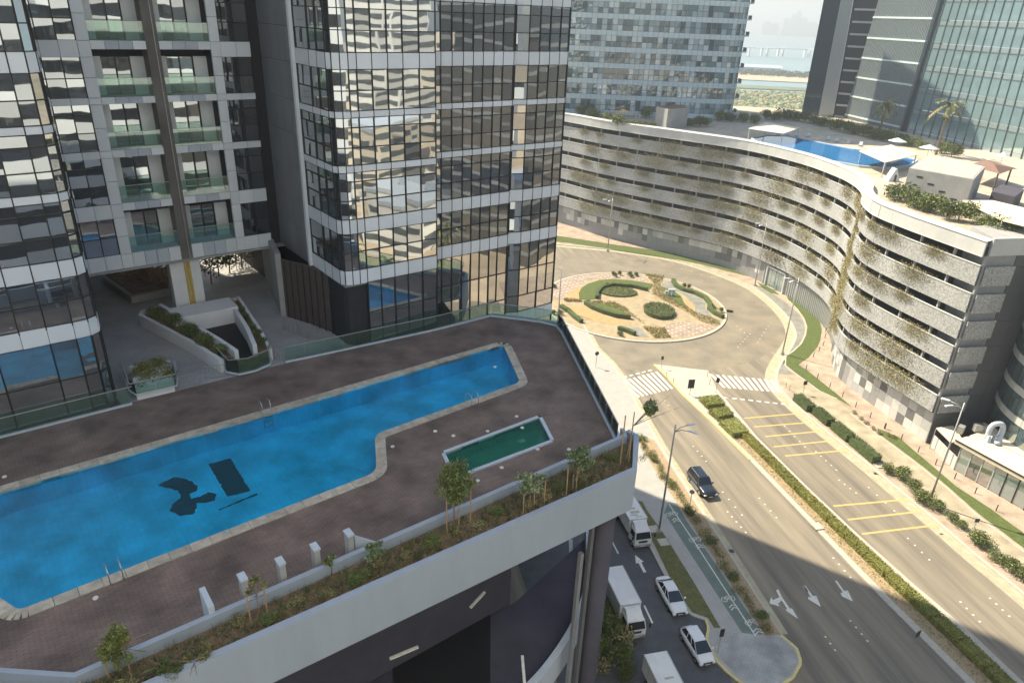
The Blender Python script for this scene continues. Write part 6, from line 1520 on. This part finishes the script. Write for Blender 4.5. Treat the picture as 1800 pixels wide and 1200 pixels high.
wm = (G(1211.5, 847) + G(1229.7, 869)) / 2
car('dark blue grey sport utility car driving down the sunlit avenue', 'car', wm + RN * .85 + Vector((0, 0, .015)), HD, M['paint_suv'], SUV_ST, (-2.3, -1.95, .35, 1.05, 1.05, 1.78, .84, .70), 1.94, 2.8, .38, 'sport_utility_car', True)
SED = [(-2.34, .80, .62, .45), (-2.25, .92, .80, .34), (-2.0, 1.0, .92, .28), (-1.4, 1.0, .99, .24), (-.5, .95, 1.0, .22), (.7, .94, 1.0, .22), (1.2, .92, .99, .24), (1.75, .83, .94, .26), (2.1, .72, .84, .30), (2.28, .60, .66, .36), (2.32, .52, .5, .40)]
HAT = [(-2.0, .84, .66, .45), (-1.92, .95, .84, .34), (-1.6, 1.0, .95, .28), (-1.0, 1.0, 1.0, .24), (0, .97, 1.0, .22), (.8, .96, 1.0, .22), (1.15, .93, .98, .24), (1.6, .82, .92, .28), (1.88, .68, .78, .34), (1.99, .56, .58, .4)]
c1 = (G(1153.5, 1034) + G(1177, 1077)) / 2 + RN * .8
car('white saloon car waiting beside the planted kerb, nearer the truck front', 'car', c1 + Vector((0, 0, .01)), HD + R_(-1), M['paint_car'], SED, (-1.85, -1.05, .25, 1.25, .93, 1.45, .74, .56), 1.80, 2.7, .32, 'saloon_car')
c2 = (G(1198, 1122) + G(1222, 1166)) / 2 + RN * .8
car('white hatchback car beside the paved nose, lowest of the two cars', 'car', c2 + Vector((0, 0, .01)), HD + R_(2), M['paint_car'], HAT, (-1.88, -1.35, .3, 1.25, .95, 1.52, .74, .58), 1.76, 2.55, .31, 'hatchback_car')
def truck(label, pos, heading, blen, bh, marks=None):
    r = empty('box_truck', pos, heading); tag(r, label, 'truck', 'white box trucks')
    W = 2.1; hw = W / 2; z0 = 1.0; x1 = .0; x0 = -blen            # cargo body from x0 to x1, cab ahead of x1
    MB().box(x0, x1, -hw, hw, z0, z0 + bh).build('cargo_box', M['cargo'], r)
    for y in (-hw, hw): 
        for k in range(int(blen / 1.2) + 1): MB().box(x0 + k * 1.2 - .02, x0 + k * 1.2 + .02, y - .012, y + .012, z0 + .05, z0 + bh - .05).build('side_rib', M['galv'], r)
    for y in (-hw, hw): MB().box(x0, x1, y - .04, y + .04, z0 + bh - .05, z0 + bh + .03).build('roof_rail', M['galv'], r)
    MB().box(x0 + .1, 1.7, -.4, .4, .55, .85).build('chassis', M['dark_metal'], r)
    cb = MB()   # cab: flat nosed
    lo = [(.15, -.95), (1.75, -.95), (1.75, .95), (.15, .95)]
    cb.hexa([(.15, -.97, .5), (1.78, -.95, .5), (1.78, .95, .5), (.15, .97, .5), (.15, -.97, 1.35), (1.8, -.95, 1.35), (1.8, .95, 1.35), (.15, .97, 1.35)])
    cb.hexa([(.15, -.97, 1.35), (1.8, -.95, 1.35), (1.8, .95, 1.35), (.15, .97, 1.35), (.2, -.86, 2.2), (1.5, -.84, 2.2), (1.5, .84, 2.2), (.2, .86, 2.2)])
    cb.build('cab', M['truck_white'], r)
    MB().hexa([(.2, -.8, 2.2), (1.4, -.78, 2.2), (1.4, .78, 2.2), (.2, .8, 2.2), (.2, -.78, 2.75), (.55, -.72, 2.72), (.55, .72, 2.72), (.2, .78, 2.75)]).build('wind_deflector', M['truck_white'], r)
    MB().face([(1.815, -.86, 1.42), (1.815, .86, 1.42), (1.55, .76, 2.1), (1.55, -.76, 2.1)]).build('windscreen', M['car_glass'], r)
    for s in (-1, 1):
        q = [(.45, s * .985, 1.42), (1.6, s * .97, 1.42), (1.4, s * .885, 2.05), (.45, s * .89, 2.05)]
        MB().face(q if s < 0 else q[::-1]).build('side_window', M['car_glass'], r)
        MB().box(1.79, 1.84, min(s * .55, s * .88), max(s * .55, s * .88), .78, 1.0).build('headlight', M['head'], r)
        MB().bar((1.7, s * .98, 2.0), (1.85, s * 1.25, 1.95), .03, .03).build('mirror_arm', M['dark_metal'], r); MB().box(1.8, 1.88, min(s * 1.16, s * 1.34), max(s * 1.16, s * 1.34), 1.55, 2.0).build('mirror', M['dark_metal'], r)
        wheel(r, 1.05, s * .88, .38, .24); wheel(r, x0 + 1.1, s * .86, .38, .34)
    MB().box(1.78, 1.87, -.95, .95, .42, .68).build('bumper', M['galv'], r); MB().box(1.81, 1.83, -.5, .5, .95, 1.2).build('grille', M['dark_metal'], r); MB().box(1.872, 1.885, -.26, .26, .48, .6).build('number_plate', M['paint_white'], r)
    if marks:
        for (a, b, c, d) in marks: MB().box(a, b, c, d, z0 + bh + .002, z0 + bh + .008).build('roof_marking', M['roof_mark'], r)
M['roof_mark'] = pm('roof_mark', (.42, .40, .30), .8, var=.25, scale=5)
def cab_front(u, v, z, off): return G(u, v, z) - RD * off
def place_truck(u, v, z): # (u, v): middle of the bumper's upper edge at height z
    p = G(u, v, z); p.z = .01; return p - RD * 1.85
truck('white box truck with marked roof half under the podium', place_truck(1130, 957, .7), HD, 4.6, 1.75, [(-1.3, -.9, -.5, .55), (-.75, -.55, -.7, .2), (-1.9, -1.6, -.4, .3), (-.4, -.25, -.2, .6)])
truck('white box truck with long plain roof in the middle of the lane', place_truck(1118, 1117, .7), HD, 4.9, 1.8)
truck('white box truck cut by the lower picture edge, roof only', place_truck(1207, 1302, .7), HD, 4.9, 1.8, [(-2.4, -2.2, -.3, .5)])

# ================================================================== FAR LAND, SEA, BRIDGE
def fpx(seq, z): return [G(u, v, z) for u, v in seq]
structure(MB().sheet([(-3000, 385), (5200, 385), (9000, 14000), (-9000, 14000)], -.3).build('sea', pm('sea', (0.20, 0.30, 0.32), .45, var=.1, scale=.004, bump=.3, bscale=.15)))
scr = structure(MB().sheet([(20, 240), (450, 240), (620, 640), (60, 640)], -.02).build('scrub_flat', pm('scrub_flat', (0.33, 0.29, 0.18), .95, var=.3, scale=.05)))
sb = MB()
for _ in range(5200):
    y = random.uniform(255, 632); x = random.uniform(.24 * y, .46 * y)
    r0 = random.uniform(.7, 2.2); 
    b = len(sb.v); k = 6
    ring1 = [(x + r0 * math.cos(a + .3), y + r0 * math.sin(a + .3), 0) for a in [math.pi / 3 * q for q in range(k)]]
    h = r0 * random.uniform(.6, 1.0)
    ring2 = [(x + r0 * .8 * random.uniform(.7, 1.2) * math.cos(a), y + r0 * .8 * random.uniform(.7, 1.2) * math.sin(a), h * random.uniform(.5, .8)) for a in [math.pi / 3 * q for q in range(k)]]
    sb.v += ring1 + ring2 + [(x + random.gauss(0, .2), y, h)]; mi = random.choice((0, 0, 1, 2))
    for q in range(k):
        q2 = (q + 1) % k; sb.f += [(b + q, b + q2, b + k + q2, b + k + q), (b + k + q, b + k + q2, b + 2 * k)]; sb.m += [mi, mi]
tag(sb.build('mangrove_scrub', mats(['leaf_a', 'leaf_dry', 'leaf_pale'])), 'far flat of low olive scrub between the towers', 'scrub', kind='stuff')
structure(MB().prism([(180, 760), (420, 730), (470, 800), (180, 860)], -1, .6).build('sand_spit', M['sand']))
structure(MB().prism([(120, 655), (620, 640), (640, 668), (120, 690)], -1, .5).build('shore', pm('shore', (.14, .17, .10), .9, var=.3, scale=.05)))
tl = MB()
for _ in range(420):
    f = random.random(); x = 200 + 260 * f; y = 845 - 40 * f + random.gauss(0, 9); tl.leaves((x, y, 3.0), (3.2, 3.2, 3.0), 14, 1.4)
tag(tl.build('far_treeline', mats(['leaf_b', 'leaf_a', 'leaf_b'])), 'low dark treeline on the far sand spit', 'trees', kind='stuff')
wv = empty('low_shed', (G(1330, 128, 0))); wv.rotation_euler = (0, 0, R_(-10)); tag(wv, 'long low white shed on the far shore', 'building')
MB().box(-22, 26, -6, 6, 0, 6).build('walls', M['white_wall'], wv); MB().hexa([(-23, -7, 6), (27, -7, 6), (27, 7, 6), (-23, 7, 6), (-23, -.4, 9), (27, -.4, 9), (27, .4, 9), (-23, .4, 9)]).build('roof', M['white_wall'], wv)
M['hazed_concrete'] = pm('hazed_concrete', (.50, .55, .56), .8, var=.05)  # concrete colour lightened to imitate fading in the haze
bg_ = empty('road_bridge', (0, 0, 0)); tag(bg_, 'faint long road bridge over the hazy sea', 'bridge')
BX = [G(1180, 77, 14), G(1330, 84.5, 14), G(1380, 85.5, 15), G(1420, 87, 15), G(1460, 91, 14), G(1600, 98, 13)]
dk = MB()
for a, b in zip(BX, BX[1:]): dk.bar(a, b, 14, 1.5)
dk.build('deck', M['hazed_concrete'], bg_)
for k, (u, v) in enumerate(((1300, 82), (1318, 83), (1340, 83.5), (1350, 84), (1369, 84), (1377, 84.3), (1416, 86), (1424, 86.5), (1450, 91), (1470, 93))):
    q = G(u, v, 14); MB().box(q.x - 1.2, q.x + 1.2, q.y - 4, q.y + 4, -1, 13.4).build('pier', M['hazed_concrete'], bg_)
# skyline lost in haze beyond the bridge
for k, (u, h, w) in enumerate(((1378, 75, 30), (1388, 95, 24), (1397, 110, 26), (1408, 80, 40), (1425, 60, 60), (1345, 55, 50), (1360, 48, 36))):
    d = ray(u, 60); d.z = 0; d.normalize(); q = d * 4200; r = empty('hazy_tower', (q.x, q.y, 0)); tag(r, 'pale distant tower, ' + ORD[k] + ' in the haze beyond the bridge', 'tower', 'distant skyline towers')
    MB().box(-w / 2, w / 2, -15, 15, 0, h).build('shaft', M['concrete'], r); MB().box(-w / 3, w / 3, -8, 8, h, h + 8).build('roof', M['concrete'], r)
# haze
hz = MB().box(-1400, 6000, -900, 9000, -2.0, 150).build('haze', M['white_wall'])
hm, nt, N, K, P = _mat('haze_air'); N.remove(P); pvn = N.new('ShaderNodeVolumePrincipled')
pvn.inputs['Color'].default_value = (0.90, 0.97, 1.0, 1); pvn.inputs['Density'].default_value = 0.00058; pvn.inputs['Anisotropy'].default_value = 0.3
K.new(pvn.outputs[0], N['Material Output'].inputs['Volume']); hz.data.materials[0] = hm; tag(hz, 'pale coastal haze filling the air', 'haze', kind='stuff')
for at_ in ('volume_step_rate',): pass

# ================================================================== NEIGHBOURHOOD MIRRORED IN THE GLASS (beside and behind the viewpoint)
def low_house(x, y, w, d, h, rz, label, mat='villa'):
    r = empty('low_building', (x, y, 0), rz); tag(r, label, 'building', 'low buildings mirrored in the glass')
    MB().box(-w / 2, w / 2, -d / 2, d / 2, 0, h).build('walls', M[mat], r); MB().box(-w / 2 - .2, w / 2 + .2, -d / 2 - .2, d / 2 + .2, h, h + .9).box(-2, 3, -2, 2, h + .9, h + 3.5).build('roof', M['white_wall'], r)
    wn_ = MB(); nf = max(1, int(h / 3.5))
    for f in range(nf):
        wn_.box(-w / 2 - .04, w / 2 + .04, -d / 2 + .6, d / 2 - .6, f * 3.5 + 1.0, f * 3.5 + 2.6); wn_.box(-w / 2 + .6, w / 2 - .6, -d / 2 - .04, d / 2 + .04, f * 3.5 + 1.0, f * 3.5 + 2.6)
    wn_.build('window_bands', M['villa_glass'], r)
M['villa_glass'] = pm('villa_glass', (.10, .115, .12), .3, var=.3, scale=.4); M['villa'] = pm('villa', (.66, .60, .48), .85, var=.08, scale=.3); M['villa2'] = pm('villa2', (.72, .72, .68), .85, var=.08, scale=.3)
for k, a in enumerate(((105, 12, 30, 16, 12, .3, 'villa2'), (140, -18, 24, 20, 22, .2, 'villa'), (95, -45, 34, 18, 9, .5, 'villa2'), (160, 62, 26, 22, 30, .1, 'villa2'), (190, 5, 40, 24, 45, .2, 'villa'), (75, -85, 30, 22, 14, .7, 'villa2'), (130, -75, 26, 26, 34, .4, 'villa'), (215, -50, 36, 30, 60, .1, 'villa2'), (62, -20, 18, 12, 6, .25, 'villa2'), (170, 85, 30, 20, 18, 0, 'villa'))):
    low_house(*a[:6], 'pale flat roofed building mirrored in the tower glass, ' + ORD[k] + ' out of view to the right', a[6])
for k, (x, y) in enumerate(((62, 18), (70, 8), (78, -4), (66, 30), (88, -18), (82, 26), (56, -2), (96, -8))):
    palm(Vector((x, y, 0)), random.uniform(6, 9), 'street palm mirrored in the tower glass, ' + ORD[k] + ' out of view to the right', 3.4, 'palms mirrored in the glass', 18)

dt_ = empty('added_dark_tower', (104, 36, 0), R_(20)); tag(dt_, 'dark glass tower added out of view to the right, mirrored in the corner tower', 'tower')  # unseen tower added so the right-hand bays mirror something dark
db = MB(); z = 0.0
while z < 74:
    db.box(-12, 12, -13, 13, z, z + 2.9, 1); db.box(-12.15, 12.15, -13.15, 13.15, z + 2.9, z + 3.6, 0); z += 3.6
db.build('facade', [M['panel_mid'], M['glass_dark']], dt_); MB().box(-12.3, 12.3, -13.3, 13.3, 75.6, 76.6).build('roof', M['concrete'], dt_)
